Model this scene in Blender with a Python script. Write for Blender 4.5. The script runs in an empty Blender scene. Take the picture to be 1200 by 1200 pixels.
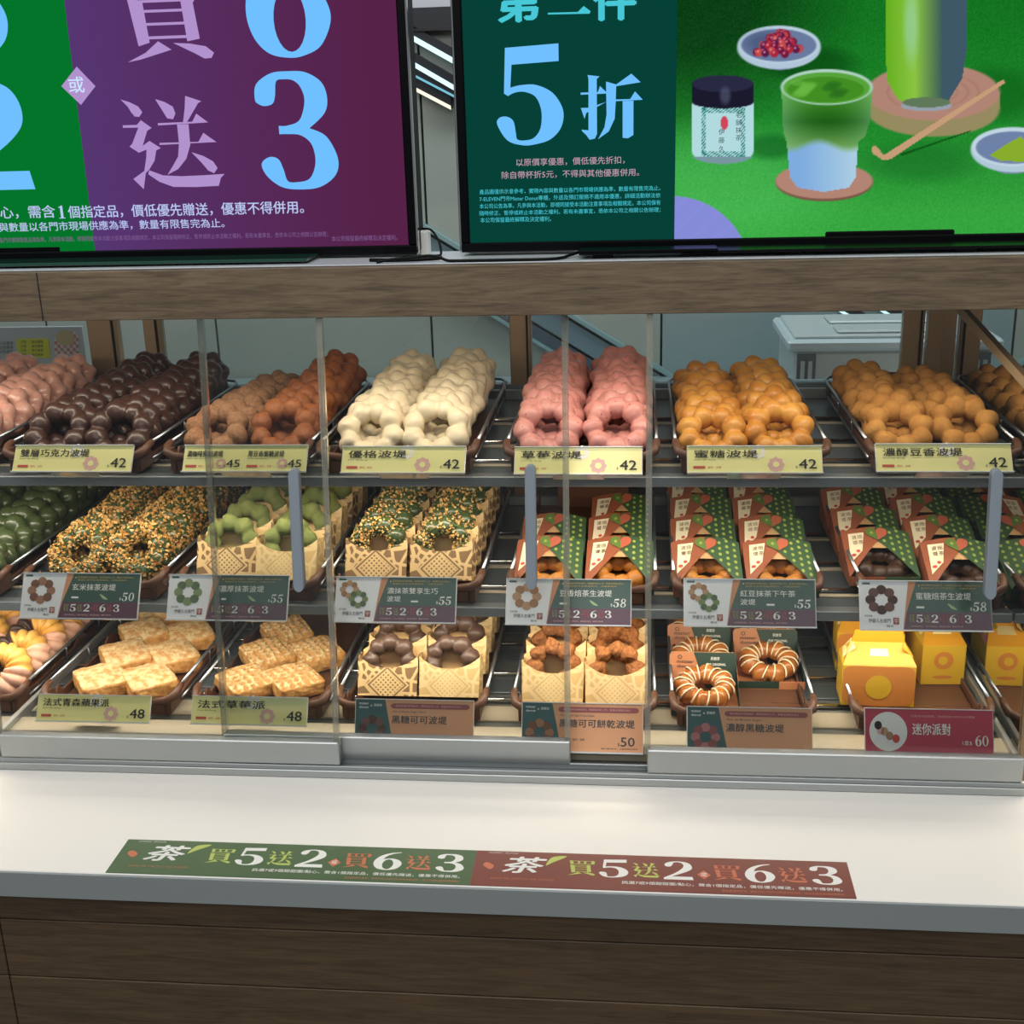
import bpy, math, random
import numpy as np
from mathutils import Vector, Matrix, Euler
from mathutils.geometry import tessellate_polygon
from mathutils import noise as mnoise
random.seed(7); rng = np.random.default_rng(5)
S = bpy.context.scene; COL = S.collection
R_ = math.radians

# ------------------------------------------------------------------ camera, world, lights, exposure
FOC = 1444.0
RW = ((0.99484089, 0.00394895, -0.10137066), (0.09766979, -0.30743042, 0.94654485), (-0.02742657, -0.95156237, -0.30623005))
CAM = Vector((0, 0, .75))
cd = bpy.data.cameras.new('camera'); cam = bpy.data.objects.new('camera', cd); COL.objects.link(cam)
cd.sensor_fit = 'HORIZONTAL'; cd.sensor_width = 36; cd.lens = FOC / 1200 * 36; cd.clip_start = .02; cd.clip_end = 60
cam.matrix_world = Matrix([[RW[i][0], -RW[i][1], -RW[i][2], CAM[i]] for i in range(3)] + [[0, 0, 0, 1]])
S.camera = cam
def ray(px, py):
    c = ((px - 600) / FOC, (py - 600) / FOC, 1.0)
    return Vector([sum(RW[i][k] * c[k] for k in range(3)) for i in range(3)])
def at(px, py, Y=None, Z=None, X=None):          # point of a known plane seen at a spot of the photograph
    r = ray(px, py)
    t = Y / r.y if Y is not None else ((Z - CAM.z) / r.z if Z is not None else X / r.x)
    return CAM + r * t

w = bpy.data.worlds.new('world'); S.world = w; w.use_nodes = True
w.node_tree.nodes['Background'].inputs[0].default_value = (.86, .93, 1.0, 1)
w.node_tree.nodes['Background'].inputs[1].default_value = .19
S.view_settings.view_transform = 'Standard'; S.view_settings.look = 'None'
S.view_settings.exposure = 0.0; S.view_settings.gamma = 1.0; S.view_settings.use_curve_mapping = False
S.cycles.max_bounces = 10; S.cycles.transparent_max_bounces = 24; S.cycles.glossy_bounces = 4
S.cycles.diffuse_bounces = 3; S.cycles.caustics_reflective = False; S.cycles.caustics_refractive = False
S.cycles.sample_clamp_indirect = 3.0

def area(name, loc, sx, sy, power, color, rot=(0, 0, 0)):
    l = bpy.data.lights.new(name, 'AREA'); l.shape = 'RECTANGLE'; l.size = sx; l.size_y = sy
    l.energy = power; l.color = color
    o = bpy.data.objects.new(name, l); COL.objects.link(o); o.location = loc; o.rotation_euler = rot
    return o
WARM = (1.0, .86, .68)
area('shop_ceiling_light', (-.35, .60, 1.75), 2.6, .8, 24, (1.0, .985, .95))
area('shop_ceiling_light', (-.1, -.9, 1.75), 2.6, .6, 15, (.97, .98, 1.0), (R_(38), 0, 0))
area('back_ceiling_light', (-.2, 2.25, 1.8), 2.8, .4, 24, (.90, .98, .97))
# LED strips of the case: under the top board and under the front edge of both shelves
area('case_light_strip', (-.25, 1.41, .533), 1.9, .02, 2.7, WARM, (R_(20), 0, 0))
area('case_light_strip', (-.25, 1.425, .327), 1.9, .015, 2.7, WARM, (R_(14), 0, 0))
area('case_light_strip', (-.25, 1.425, .159), 1.9, .015, 3.3, (1.0, .87, .70), (R_(12), 0, 0))

# ------------------------------------------------------------------ helpers
def lin(c):
    return tuple(((x / 255) / 12.92 if x / 255 <= .04045 else ((x / 255 + .055) / 1.055) ** 2.4) for x in c)
MATS = {}
def mat(name, rgb, rough=.5, metal=0, coat=0, emit=0, spec=.5, sss=0, bump=None, var=None):
    """rgb 0-255 sRGB; bump=(scale, strength); var=(scale, rgb2) noise mix of the thing's own colour"""
    if name in MATS: return MATS[name]
    m = bpy.data.materials.new(name); m.use_nodes = True; nt = m.node_tree; p = nt.nodes['Principled BSDF']
    p.inputs['Base Color'].default_value = (*lin(rgb), 1); p.inputs['Roughness'].default_value = rough
    p.inputs['Metallic'].default_value = metal; p.inputs['Coat Weight'].default_value = coat
    p.inputs['Coat Roughness'].default_value = .08
    p.inputs['Specular IOR Level'].default_value = spec
    if sss:
        p.inputs['Subsurface Weight'].default_value = sss; p.inputs['Subsurface Radius'].default_value = (.006, .003, .0015)
        p.inputs['Subsurface Scale'].default_value = 1.0
    if emit:
        p.inputs['Emission Color'].default_value = (*lin(rgb), 1); p.inputs['Emission Strength'].default_value = emit
        p.inputs['Base Color'].default_value = (0, 0, 0, 1); p.inputs['Specular IOR Level'].default_value = 0
    tc = nt.nodes.new('ShaderNodeTexCoord')
    if var:
        n = nt.nodes.new('ShaderNodeTexNoise'); n.inputs['Scale'].default_value = var[0]; n.inputs['Detail'].default_value = 4
        r = nt.nodes.new('ShaderNodeValToRGB'); r.color_ramp.elements[0].position = .38; r.color_ramp.elements[1].position = .62
        r.color_ramp.elements[0].color = (*lin(rgb), 1); r.color_ramp.elements[1].color = (*lin(var[1]), 1)
        nt.links.new(tc.outputs['Object'], n.inputs['Vector']); nt.links.new(n.outputs['Fac'], r.inputs['Fac'])
        nt.links.new(r.outputs['Color'], p.inputs['Base Color'])
    if bump:
        n2 = nt.nodes.new('ShaderNodeTexNoise'); n2.inputs['Scale'].default_value = bump[0]; n2.inputs['Detail'].default_value = 5
        b = nt.nodes.new('ShaderNodeBump'); b.inputs['Strength'].default_value = bump[1]; b.inputs['Distance'].default_value = .002
        nt.links.new(tc.outputs['Object'], n2.inputs['Vector']); nt.links.new(n2.outputs['Fac'], b.inputs['Height'])
        nt.links.new(b.outputs['Normal'], p.inputs['Normal'])
    MATS[name] = m; return m
def wood(name, c1, c2, scale=1.0, rough=.55):
    m = mat(name, c1, rough); nt = m.node_tree; p = nt.nodes['Principled BSDF']
    tc = nt.nodes.new('ShaderNodeTexCoord'); mp = nt.nodes.new('ShaderNodeMapping'); mp.inputs['Scale'].default_value = (3 * scale, 20 * scale, 42 * scale)
    n = nt.nodes.new('ShaderNodeTexNoise'); n.inputs['Scale'].default_value = 4; n.inputs['Detail'].default_value = 8; n.inputs['Roughness'].default_value = .68; n.inputs['Distortion'].default_value = .7
    mp2 = nt.nodes.new('ShaderNodeMapping'); mp2.inputs['Scale'].default_value = (14 * scale, 60, 260 * scale)
    n2 = nt.nodes.new('ShaderNodeTexNoise'); n2.inputs['Scale'].default_value = 3; n2.inputs['Detail'].default_value = 3
    mx = nt.nodes.new('ShaderNodeMath'); mx.operation = 'MULTIPLY_ADD'; mx.inputs[1].default_value = .35
    r = nt.nodes.new('ShaderNodeValToRGB'); r.color_ramp.elements[0].position = .50; r.color_ramp.elements[1].position = .82
    r.color_ramp.elements[0].color = (*lin(c2), 1); r.color_ramp.elements[1].color = (*lin(c1), 1)
    L = nt.links.new
    L(tc.outputs['Object'], mp.inputs[0]); L(tc.outputs['Object'], mp2.inputs[0]); L(mp.outputs[0], n.inputs[0]); L(mp2.outputs[0], n2.inputs[0])
    L(n2.outputs['Fac'], mx.inputs[0]); L(n.outputs['Fac'], mx.inputs[2]); L(mx.outputs[0], r.inputs[0]); L(r.outputs[0], p.inputs['Base Color'])
    b = nt.nodes.new('ShaderNodeBump'); b.inputs['Strength'].default_value = .25; b.inputs['Distance'].default_value = .001
    L(mx.outputs[0], b.inputs['Height']); L(b.outputs[0], p.inputs['Normal'])
    return m
def glass(name, tint=(1, 1, 1), refl=1.0, rough=0.0, opacity=0.0, body=(200, 205, 200)):
    m = bpy.data.materials.new(name); m.use_nodes = True; nt = m.node_tree; nt.nodes.clear(); L = nt.links.new
    out = nt.nodes.new('ShaderNodeOutputMaterial'); t = nt.nodes.new('ShaderNodeBsdfTransparent'); t.inputs[0].default_value = (*tint, 1)
    g = nt.nodes.new('ShaderNodeBsdfGlossy'); g.inputs['Roughness'].default_value = rough
    lw = nt.nodes.new('ShaderNodeFresnel'); lw.inputs[0].default_value = 1.45
    k = nt.nodes.new('ShaderNodeMath'); k.operation = 'MULTIPLY'; k.inputs[1].default_value = refl; k.use_clamp = True
    mx = nt.nodes.new('ShaderNodeMixShader'); L(lw.outputs[0], k.inputs[0]); L(k.outputs[0], mx.inputs[0]); L(g.outputs[0], mx.inputs[2])
    if opacity:
        d = nt.nodes.new('ShaderNodeBsdfDiffuse'); d.inputs[0].default_value = (*lin(body), 1)
        m2 = nt.nodes.new('ShaderNodeMixShader'); m2.inputs[0].default_value = opacity
        L(t.outputs[0], m2.inputs[1]); L(d.outputs[0], m2.inputs[2]); L(m2.outputs[0], mx.inputs[1])
    else: L(t.outputs[0], mx.inputs[1])
    L(mx.outputs[0], out.inputs[0]); MATS[name] = m; return m

class MB:
    """collects shapes, then links them as ONE mesh object"""
    def __init__(s): s.v = []; s.f = []; s.m = []; s.mats = []; s.smooth = []
    def mi(s, m):
        if m not in s.mats: s.mats.append(m)
        return s.mats.index(m)
    def add(s, vs, fs, m, smooth=False):
        b = len(s.v); k = s.mi(m); s.v += [tuple(v) for v in vs]
        for f in fs: s.f.append(tuple(i + b for i in f)); s.m.append(k); s.smooth.append(smooth)
        return s
    def box(s, lo, hi, m, bev=0):
        (a, b, c), (d, e, f) = lo, hi
        if not bev:
            vs = [(a, b, c), (d, b, c), (d, e, c), (a, e, c), (a, b, f), (d, b, f), (d, e, f), (a, e, f)]
            return s.add(vs, [(0, 3, 2, 1), (4, 5, 6, 7), (0, 1, 5, 4), (1, 2, 6, 5), (2, 3, 7, 6), (3, 0, 4, 7)], m)
        k = min(bev, (d - a) / 2.01, (e - b) / 2.01, (f - c) / 2.01); vs = []; idx = {}
        for ix in (0, 1):
            for iy in (0, 1):
                for iz in (0, 1):
                    X, Y, Z = (a, d)[ix], (b, e)[iy], (c, f)[iz]; sx, sy, sz = (k, -k)[ix], (k, -k)[iy], (k, -k)[iz]
                    idx[ix, iy, iz] = len(vs); vs += [(X, Y + sy, Z + sz), (X + sx, Y, Z + sz), (X + sx, Y + sy, Z)]
        fs = []
        for ax in range(3):
            for side in (0, 1):
                q = [];
                for u, v in ((0, 0), (1, 0), (1, 1), (0, 1)):
                    t = [0, 0, 0]; t[ax] = side; t[(ax + 1) % 3] = u; t[(ax + 2) % 3] = v; q.append(idx[tuple(t)] + ax)
                fs.append(q if side else q[::-1])
        for ax in range(3):
            for u in (0, 1):
                for v in (0, 1):
                    t0 = [0, 0, 0]; t0[ax] = 0; t0[(ax + 1) % 3] = u; t0[(ax + 2) % 3] = v; t1 = list(t0); t1[ax] = 1
                    i0, i1 = idx[tuple(t0)], idx[tuple(t1)]; p, q2 = (ax + 1) % 3, (ax + 2) % 3
                    q = [i0 + p, i1 + p, i1 + q2, i0 + q2]; fs.append(q if u ^ v else q[::-1])
        for key, i in idx.items(): fs.append((i, i + 1, i + 2) if sum(key) % 2 else (i, i + 2, i + 1))
        return s.add(vs, fs, m)
    def prism(s, poly, axis, lo, hi, m):
        """poly: 2D points in the two other axes (ccw), extruded on axis from lo to hi; concave allowed"""
        n = len(poly); mk = {'x': lambda p, t: (t, p[0], p[1]), 'y': lambda p, t: (p[0], t, p[1]), 'z': lambda p, t: (p[0], p[1], t)}[axis]
        vs = [mk(p, lo) for p in poly] + [mk(p, hi) for p in poly]
        tr = tessellate_polygon([[Vector((p[0], p[1], 0)) for p in poly]])
        fs = [tuple(t) for t in tr] + [tuple(i + n for i in t[::-1]) for t in tr] + [(i, (i + 1) % n, (i + 1) % n + n, i + n) for i in range(n)]
        return s.add(vs, fs, m)
    def tube(s, pts, r, m, n=8, caps=True, smooth=True):
        pts = [Vector(p) for p in pts]; vs = []; up = Vector((0, 0, 1)); prev = None
        for i, p in enumerate(pts):
            d = (pts[min(i + 1, len(pts) - 1)] - pts[max(i - 1, 0)]).normalized()
            a = d.cross(up if prev is None else prev)
            if a.length < 1e-4: a = d.cross(Vector((1, 0, 0)))
            a.normalize(); b = a.cross(d).normalized(); prev = b
            rr = r[i] if isinstance(r, (list, tuple)) else r
            for k in range(n):
                t = 2 * math.pi * k / n; vs.append(p + a * math.cos(t) * rr + b * math.sin(t) * rr)
        fs = [(i * n + k, i * n + (k + 1) % n, (i + 1) * n + (k + 1) % n, (i + 1) * n + k) for i in range(len(pts) - 1) for k in range(n)]
        if caps: fs += [tuple(range(n))[::-1], tuple(range((len(pts) - 1) * n, len(pts) * n))]
        return s.add(vs, fs, m, smooth)
    def poly2(s, loops, y, m, T=None):
        """flat filled 2D loops (u, v) in the local XZ plane facing -Y; several loops = holes"""
        T = T or (lambda u, v: (u, y, v))
        flat = [p for l in loops for p in l]
        tr = tessellate_polygon([[Vector((p[0], p[1], 0)) for p in l] for l in loops])
        fs = []
        for t in tr:
            a, b, c = (flat[i] for i in t)
            ar = (b[0] - a[0]) * (c[1] - a[1]) - (b[1] - a[1]) * (c[0] - a[0])
            fs.append(tuple(t) if ar > 0 else tuple(t[::-1]))
        return s.add([T(*p) for p in flat], fs, m)
    def mesh(s, name):
        me = bpy.data.meshes.new(name); me.from_pydata(s.v, [], s.f)
        for m in s.mats: me.materials.append(m)
        me.polygons.foreach_set('material_index', s.m); me.polygons.foreach_set('use_smooth', s.smooth); me.update()
        return me
    def obj(s, name, parent=None):
        return link(name, s.mesh(name), parent)
def link(name, data, parent=None, loc=None, rot=None):
    o = bpy.data.objects.new(name, data); COL.objects.link(o); o.parent = parent
    if loc is not None: o.location = loc
    if rot is not None: o.rotation_euler = rot
    return o
def tag(o, label, cat, group=None):
    o['label'] = label; o['category'] = cat
    if group: o['group'] = group
    return o
def thing(name, label, cat, loc=(0, 0, 0), rot=(0, 0, 0), group=None):
    return tag(link(name, None, None, loc, rot), label, cat, group)
def struct(o): o['kind'] = 'structure'; return o
def dup(root, loc, rot, label, group=None):
    r = root.copy(); COL.objects.link(r); r.location = loc; r.rotation_euler = rot; r['label'] = label
    if group: r['group'] = group
    for ch in list(root.children):
        c = ch.copy(); COL.objects.link(c); c.parent = r
        for g in ch.children: d = g.copy(); COL.objects.link(d); d.parent = c
    return r

# ------------------------------------------------------------------ lettering
_gl = {}
def glyphs(s, bold=0.0, shear=0.0):
    """text at size 1 -> (verts2d, faces, width)"""
    k = (s, bold, shear)
    if k in _gl: return _gl[k]
    cu = bpy.data.curves.new('t', 'FONT'); cu.body = s; cu.size = 1; cu.offset = bold; cu.resolution_u = 2; cu.shear = shear; cu.fill_mode = 'FRONT'
    o = bpy.data.objects.new('t', cu); me = o.to_mesh()
    vs = [(v.co.x, v.co.y) for v in me.vertices]; fs = []
    for p in me.polygons:
        q = tuple(p.vertices); a, b, c = (vs[i] for i in q[:3])
        ar = (b[0] - a[0]) * (c[1] - a[1]) - (b[1] - a[1]) * (c[0] - a[0]); fs.append(q if ar > 0 else q[::-1])
    o.to_mesh_clear(); bpy.data.objects.remove(o); bpy.data.curves.remove(cu)
    x0 = min([v[0] for v in vs], default=0); x1 = max([v[0] for v in vs], default=1)
    y0 = min([v[1] for v in vs], default=0); y1 = max([v[1] for v in vs], default=1)
    _gl[k] = (vs, fs, x0, x1, y0, y1); return _gl[k]
def put_text(mb, s, u, v, m, y, w=None, h=None, size=None, bold=0.0, shear=0.0, T=None):
    """lower left of the inked box at (u, v); fitted to width w and/or height h"""
    vs, fs, x0, x1, y0, y1 = glyphs(s, 0, shear)
    if not vs: return
    if bold:
        T0 = T or (lambda a, b: (a, y, b)); o_ = Vector(T0(u, v)); nn = (Vector(T0(u + .001, v)) - o_).cross(Vector(T0(u, v + .001)) - o_).normalized()
        for k_, (dx_, dy_) in enumerate(((bold, 0), (-bold, 0), (0, bold * .6), (0, -bold * .6))):
            put_text(mb, s, u + dx_ * .9 * (h or w / (x1 - x0)), v + dy_ * .9 * (h or w / (x1 - x0)), m, y, w, h, size, 0, shear, lambda a, b, k2=k_: tuple(Vector(T0(a, b)) + nn * (.00004 * (k2 + 1))))
    sx = (w / (x1 - x0)) if w else (size or (h / (y1 - y0))); sy = (h / (y1 - y0)) if h else (size or sx)
    T = T or (lambda a, b: (a, y, b))
    mb.add([T(u + (a - x0) * sx, v + (b - y0) * sy) for a, b in vs], fs, m)
def spline(pts, n=5):
    """closed outline; points flagged 'c' are corners"""
    P = [(p[0], p[1]) for p in pts]; C = [len(p) > 2 for p in pts]; N = len(P); out = []
    for i in range(N):
        p0, p1, p2, p3 = P[i - 1], P[i], P[(i + 1) % N], P[(i + 2) % N]
        if C[i]: p0 = p1
        if C[(i + 1) % N]: p3 = p2
        if C[i] and C[(i + 1) % N]: out.append(p1); continue
        for k in range(n):
            t = k / n; out.append(tuple(.5 * (2 * p1[j] + (p2[j] - p0[j]) * t + (2 * p0[j] - 5 * p1[j] + 4 * p2[j] - p3[j]) * t * t + (3 * p1[j] - p0[j] - 3 * p2[j] + p3[j]) * t ** 3) for j in (0, 1)))
    return out
def ell(cx, cy, rx, ry, n=24, rot=0): return [(cx + rx * math.cos(2 * math.pi * k / n) * math.cos(rot) - ry * math.sin(2 * math.pi * k / n) * math.sin(rot), cy + rx * math.cos(2 * math.pi * k / n) * math.sin(rot) + ry * math.sin(2 * math.pi * k / n) * math.cos(rot)) for k in range(n)]
def tr(pts, x0, y0, h): return [((p[0] - x0) / h, (y0 - p[1]) / h) + tuple(p[2:]) for p in pts]
c = 'c'
SER = {
 '3': [spline(tr([(215, 435), (225, 370), (290, 325), (365, 318), (440, 325), (505, 370), (525, 440), (508, 505), (440, 567, c), (510, 605), (553, 700), (540, 775), (470, 828), (380, 838), (300, 825), (240, 775), (220, 720), (255, 690), (295, 700), (315, 750), (328, 798), (365, 805), (425, 790), (455, 720), (445, 640), (400, 597), (340, 590), (308, 590, c), (308, 553, c), (345, 553), (400, 530), (427, 450), (415, 390), (385, 358), (345, 352), (312, 360), (303, 420), (290, 455), (255, 465), (228, 455)], 215, 838, 520))],
 '5': [spline(tr([(260, 225, c), (503, 213, c), (503, 293, c), (288, 303, c), (280, 408, c), (330, 398), (400, 400), (475, 440), (520, 520), (510, 600), (460, 655), (390, 677), (330, 680), (260, 655), (215, 580), (225, 548), (260, 543), (290, 565), (300, 620), (307, 652), (345, 657), (385, 645), (415, 600), (420, 520), (395, 455), (345, 430), (300, 432), (268, 447, c), (250, 435, c)], 213, 680, 467))],
 '2': [spline([(0, 0, c), (.63, 0, c), (.605, .17, c), (.17, .17, c), (.32, .29), (.50, .45), (.60, .60), (.60, .78), (.52, .93), (.35, 1.0), (.18, .98), (.06, .90), (.02, .78), (.07, .70), (.15, .71), (.19, .80), (.22, .92), (.30, .95), (.39, .90), (.43, .76), (.38, .58), (.22, .33), (0, .10, c)])],
 '6': [spline([(.32, -.01), (.16, .03), (.05, .16), (0, .36), (.03, .58), (.15, .80), (.35, .95), (.55, 1.0), (.57, .97), (.40, .90), (.26, .75), (.20, .58, c), (.30, .63), (.44, .63), (.58, .54), (.65, .38), (.64, .24), (.56, .08), (.44, .01)]), ell(.335, .31, .125, .27)],
 '0': [ell(.30, .5, .30, .5), ell(.30, .5, .15, .44)],
 '8': [spline([(.30, 0), (.10, .05), (.01, .22), (.06, .40), (.20, .52, c), (.08, .62), (.05, .78), (.13, .94), (.30, 1.0), (.47, .94), (.55, .78), (.52, .62), (.42, .54, c), (.56, .40), (.61, .22), (.50, .05)]), ell(.31, .25, .16, .2), ell(.31, .76, .13, .18)],
 '1': [spline([(.04, 0, c), (.46, 0, c), (.46, .04, c), (.34, .07, c), (.34, 1.0, c), (.27, 1.0, c), (.06, .88, c), (.06, .84, c), (.17, .86, c), (.17, .07, c), (.04, .04, c)])],
}
SONG = [tr(q, 565, 832, 407) for q in [
 [(572, 432), (610, 445), (645, 465), (660, 490), (645, 510), (625, 508), (612, 490), (600, 465)],
 [(568, 545), (630, 545), (650, 525), (693, 560), (672, 572), (645, 638), (677, 617), (723, 650), (702, 660), (690, 705), (662, 745), (645, 760), (628, 832), (587, 785), (640, 750), (655, 690), (660, 655), (625, 668), (587, 640), (600, 628), (635, 557), (568, 556)],
 [(662, 748), (720, 772), (800, 778), (900, 776), (990, 772), (972, 790), (960, 825), (860, 828), (760, 825), (700, 800), (655, 765)],
 [(722, 435), (760, 448), (795, 470), (803, 500), (790, 525), (765, 520), (750, 490)],
 [(853, 425), (920, 450), (905, 458), (845, 545), (832, 540), (845, 480)],
 [(722, 540), (872, 538), (893, 503), (940, 543), (722, 550)],
 [(805, 548), (855, 548), (853, 640), (830, 700), (790, 745), (740, 770), (765, 735), (795, 690), (805, 630)],
 [(720, 627), (890, 627), (915, 588), (968, 630), (720, 636)],
 [(855, 672), (905, 690), (945, 715), (962, 745), (945, 768), (920, 755), (895, 720)]]]
BUY = [tr(q, 563, 275, 400) for q in [
 [(580, -125), (630, -118), (890, -118), (905, -130), (935, -100), (925, -60), (925, -30), (880, -30), (880, -108), (630, -108), (640, -28), (595, -25)],
 [(690, -118), (725, -118), (728, -40), (698, -40)], [(780, -118), (815, -118), (812, -40), (780, -40)], [(630, -45), (900, -45), (900, -34), (630, -34)],
 [(590, -8), (640, 0), (655, 10), (668, 190), (618, 205)], [(640, 0), (820, 0), (840, -15), (882, 5), (872, 20), (887, 180), (832, 190), (820, 12), (640, 12)],
 [(655, 44), (825, 44), (825, 56), (655, 56)], [(655, 102), (827, 102), (827, 114), (655, 114)], [(660, 162), (832, 162), (832, 175), (660, 175)],
 [(563, 275), (645, 235), (705, 185), (760, 225), (690, 245), (620, 265)], [(770, 195), (840, 200), (910, 215), (943, 245), (930, 268), (900, 270), (860, 245)]]]
FOLD = [tr(q, 600, 657, 305) for q in [
 [(633, 352), (688, 360), (675, 372), (675, 630), (665, 652), (640, 657), (625, 635), (605, 615), (603, 608), (635, 612), (637, 372)],
 [(600, 433), (680, 433), (690, 405), (720, 435), (718, 441), (600, 443)], [(600, 505), (640, 505), (718, 480), (680, 500), (625, 530), (617, 557)],
 [(718, 385), (765, 400), (835, 352), (878, 393), (765, 408), (763, 470), (830, 470), (852, 435), (888, 475), (763, 478), (758, 560), (730, 620), (680, 655), (710, 600), (720, 540)],
 [(795, 478), (845, 478), (845, 640), (820, 655), (795, 652)]]]
HEAVY = {'送': SONG, '買': BUY, '折': FOLD}
def put_serif(mb, ch, u, v, h, m, y, w=None, T=None, skew=0):
    """heavy serif digit or character, lower left at (u, v), height h"""
    T = T or (lambda a, b: (a, y, b))
    parts = [[q] for q in HEAVY[ch]] if ch in HEAVY else [SER[ch]]
    xm = max(p[0] for q in parts for l in q for p in l); sx = (w / xm) if w else h
    for loops in parts:
        mb.poly2([[(u + p[0] * sx + skew * p[1] * h, v + p[1] * h) for p in l] for l in loops], y, m, T)

# ------------------------------------------------------------------ materials
M_wood = wood('grey_brown_wood', (124, 106, 84), (84, 70, 54), 1.0)
M_wood2 = wood('dark_brown_wood', (104, 82, 58), (76, 59, 41), .8)
M_top = mat('white_laminate', (242, 239, 232), .38)
M_edge = mat('grey_edge_band', (150, 157, 156), .5)
M_alu = mat('brushed_aluminium', (176, 180, 180), .38, metal=.75, bump=(90, .05))
M_alu2 = mat('dull_aluminium', (150, 156, 158), .45, metal=.6)
M_chrome = mat('chrome', (215, 215, 215), .12, metal=1)
M_wire = mat('steel_wire', (150, 156, 164), .28, metal=.9)
M_bronze = mat('bronze_metal', (158, 134, 104), .35, metal=.35)
M_slate = mat('slate_shelf_plate', (88, 97, 102), .35, metal=.2)
M_cream = mat('cream_painted_metal', (172, 162, 140), .4)
M_brown = mat('brown_tray_plastic', (98, 66, 50), .42, spec=.4)
M_black = mat('black_plastic', (6, 6, 8), .3, spec=.15)
M_blackm = mat('matt_black', (10, 10, 11), .5, spec=.15)
M_wall = mat('grey_green_panel', (170, 174, 166), .28, coat=.2, var=(3.0, (162, 168, 160)))
M_wall2 = mat('blue_grey_panel', (150, 168, 170), .22, coat=.3, var=(2.0, (140, 160, 164)))
M_dark = mat('charcoal_trim', (30, 32, 38), .4)
M_paper = mat('white_paper', (232, 230, 224), .6)
M_glass = glass('clear_glass', (.96, .975, .97), .75)
M_gedge = glass('polished_glass_edge', (.86, .86, .82), 2.0, .15, .26, (206, 202, 186))
M_side = glass('side_glass', (.62, .64, .62), 1.0)
M_ggreen = mat('green_glass_plate', (28, 70, 56), .1, coat=.6)
M_handle = mat('grey_handle_plastic', (140, 150, 160), .4)
M_plast = mat('clear_holder_plastic', (225, 228, 226), .1, coat=.5)

# ------------------------------------------------------------------ setting
mb = MB(); mb.box((-6, -4, -1.02), (6, 7, -.9), mat('floor_tile', (150, 148, 142), .3)); struct(mb.obj('floor'))
WY = 2.8
wb = MB(); wb.box((-4, WY + .02, -.9), (4, WY + .1, 1.9), M_dark); wall = struct(wb.obj('wall_back'))
xs = [-2.6, -2.0, -1.4, -.985, -.474, .052, .475, 1.0, 1.6, 2.2]
for i in range(len(xs) - 1):
    for z0, z1 in ((-.9, .927),):
        m = MB(); m.box((xs[i] + .0025, WY, z0), (xs[i + 1] - .0025, WY + .02, z1), M_wall if xs[i] < -.3 else M_wall2, .001); m.obj('wall_panel', wall)
m = MB(); m.box((-4, WY - .03, .93), (4, WY + .02, .972), M_dark); m.box((-4, WY - .034, .925), (4, WY - .01, .931), M_chrome); struct(m.obj('trim_1'))
m = MB(); m.box((-4, WY - .02, .972), (4, WY + .02, 1.9), mat('pale_upper_wall', (188, 188, 196), .6)); struct(m.obj('wall_upper'))
m = MB(); m.box((-4, 1.95, 1.9), (4, 7, 1.95), mat('ceiling_white', (200, 200, 202), .7)); struct(m.obj('ceiling'))
# slanting steel rail band on the wall
def slant(pa, pb, hgt, m_, y0=WY - .03, y1=WY - .001):
    a, b = at(*pa, Y=y0), at(*pb, Y=y0)
    k = MB(); k.prism([(a.x, a.z - hgt), (b.x, b.z - hgt), (b.x, b.z), (a.x, a.z)], 'y', y0, y1, m_); return k
t = thing('slanting_rail', 'slanting steel rail band descending to the right across the back wall', 'rail', (0, 0, 0))
slant((440, 229), (790, 441), .010, mat('pale_teal_metal', (150, 182, 186), .3, metal=.3)).obj('top_rail', t)
slant((440, 238), (790, 450), .052, mat('rail_band', (128, 150, 160), .3, metal=.3), WY - .02).obj('band', t)
slant((440, 268), (790, 480), .030, mat('rail_band_dark', (88, 100, 112), .3, metal=.3), WY - .018).obj('lower_band', t)
slant((440, 285), (790, 497), .008, mat('pale_teal_metal', (150, 182, 186), .3), WY - .028).obj('lower_rail', t)
M_refl = mat('led_white', (214, 250, 255), emit=1.3); M_refl2 = mat('led_warm', (255, 246, 222), emit=1.2); M_refl3 = mat('led_cyan', (130, 205, 225), emit=.9)  # glowing strips stand in for ceiling lights mirrored in the wall panels
for pa, pb, th, mm, lab in (((460, 28), (560, 84), .012, M_refl, 'topmost white LED bar slanting on the wall between the two screens'),
                        ((460, 58), (560, 116), .011, M_refl, 'second white LED bar slanting on the wall between the two screens'),
                        ((460, 74), (560, 126), .005, M_refl3, 'thin cyan LED line under the white bars between the two screens'),
                        ((486, 102), (528, 124), .008, M_refl2, 'short warm LED bar, lowest between the two screens'),
                        ((984, 362), (1027, 386), .007, M_refl, 'bright LED bar on the wall above the white storage box'),
                        ((1030, 360), (1075, 386), .007, M_refl, 'LED bar on the wall next to the right bronze post')):
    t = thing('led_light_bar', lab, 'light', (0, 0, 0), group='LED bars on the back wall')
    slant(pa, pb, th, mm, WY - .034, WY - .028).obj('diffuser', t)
    slant((pa[0], pa[1] - 11), (pb[0], pb[1] - 11), .024, M_dark, WY - .03).obj('housing', t)  # dark channel added behind each stand-in reflection
# back counter behind the case
t = thing('back_counter', 'grey blue work counter standing along the back wall behind the case', 'counter', (0, 2.45, -.9))
m = MB(); m.box((-2.5, -.38, 1.05), (2.2, .34, 1.077), mat('steel_worktop', (150, 168, 176), .35, metal=.3), .002); m.obj('worktop', t)
for i in range(6):
    m = MB(); m.box((-2.4 + i * .75, -.36, .02), (-1.66 + i * .75, .33, 1.05), mat('blue_grey_cabinet', (104, 120, 130), .4), .003); m.obj('cabinet_door', t)

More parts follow.
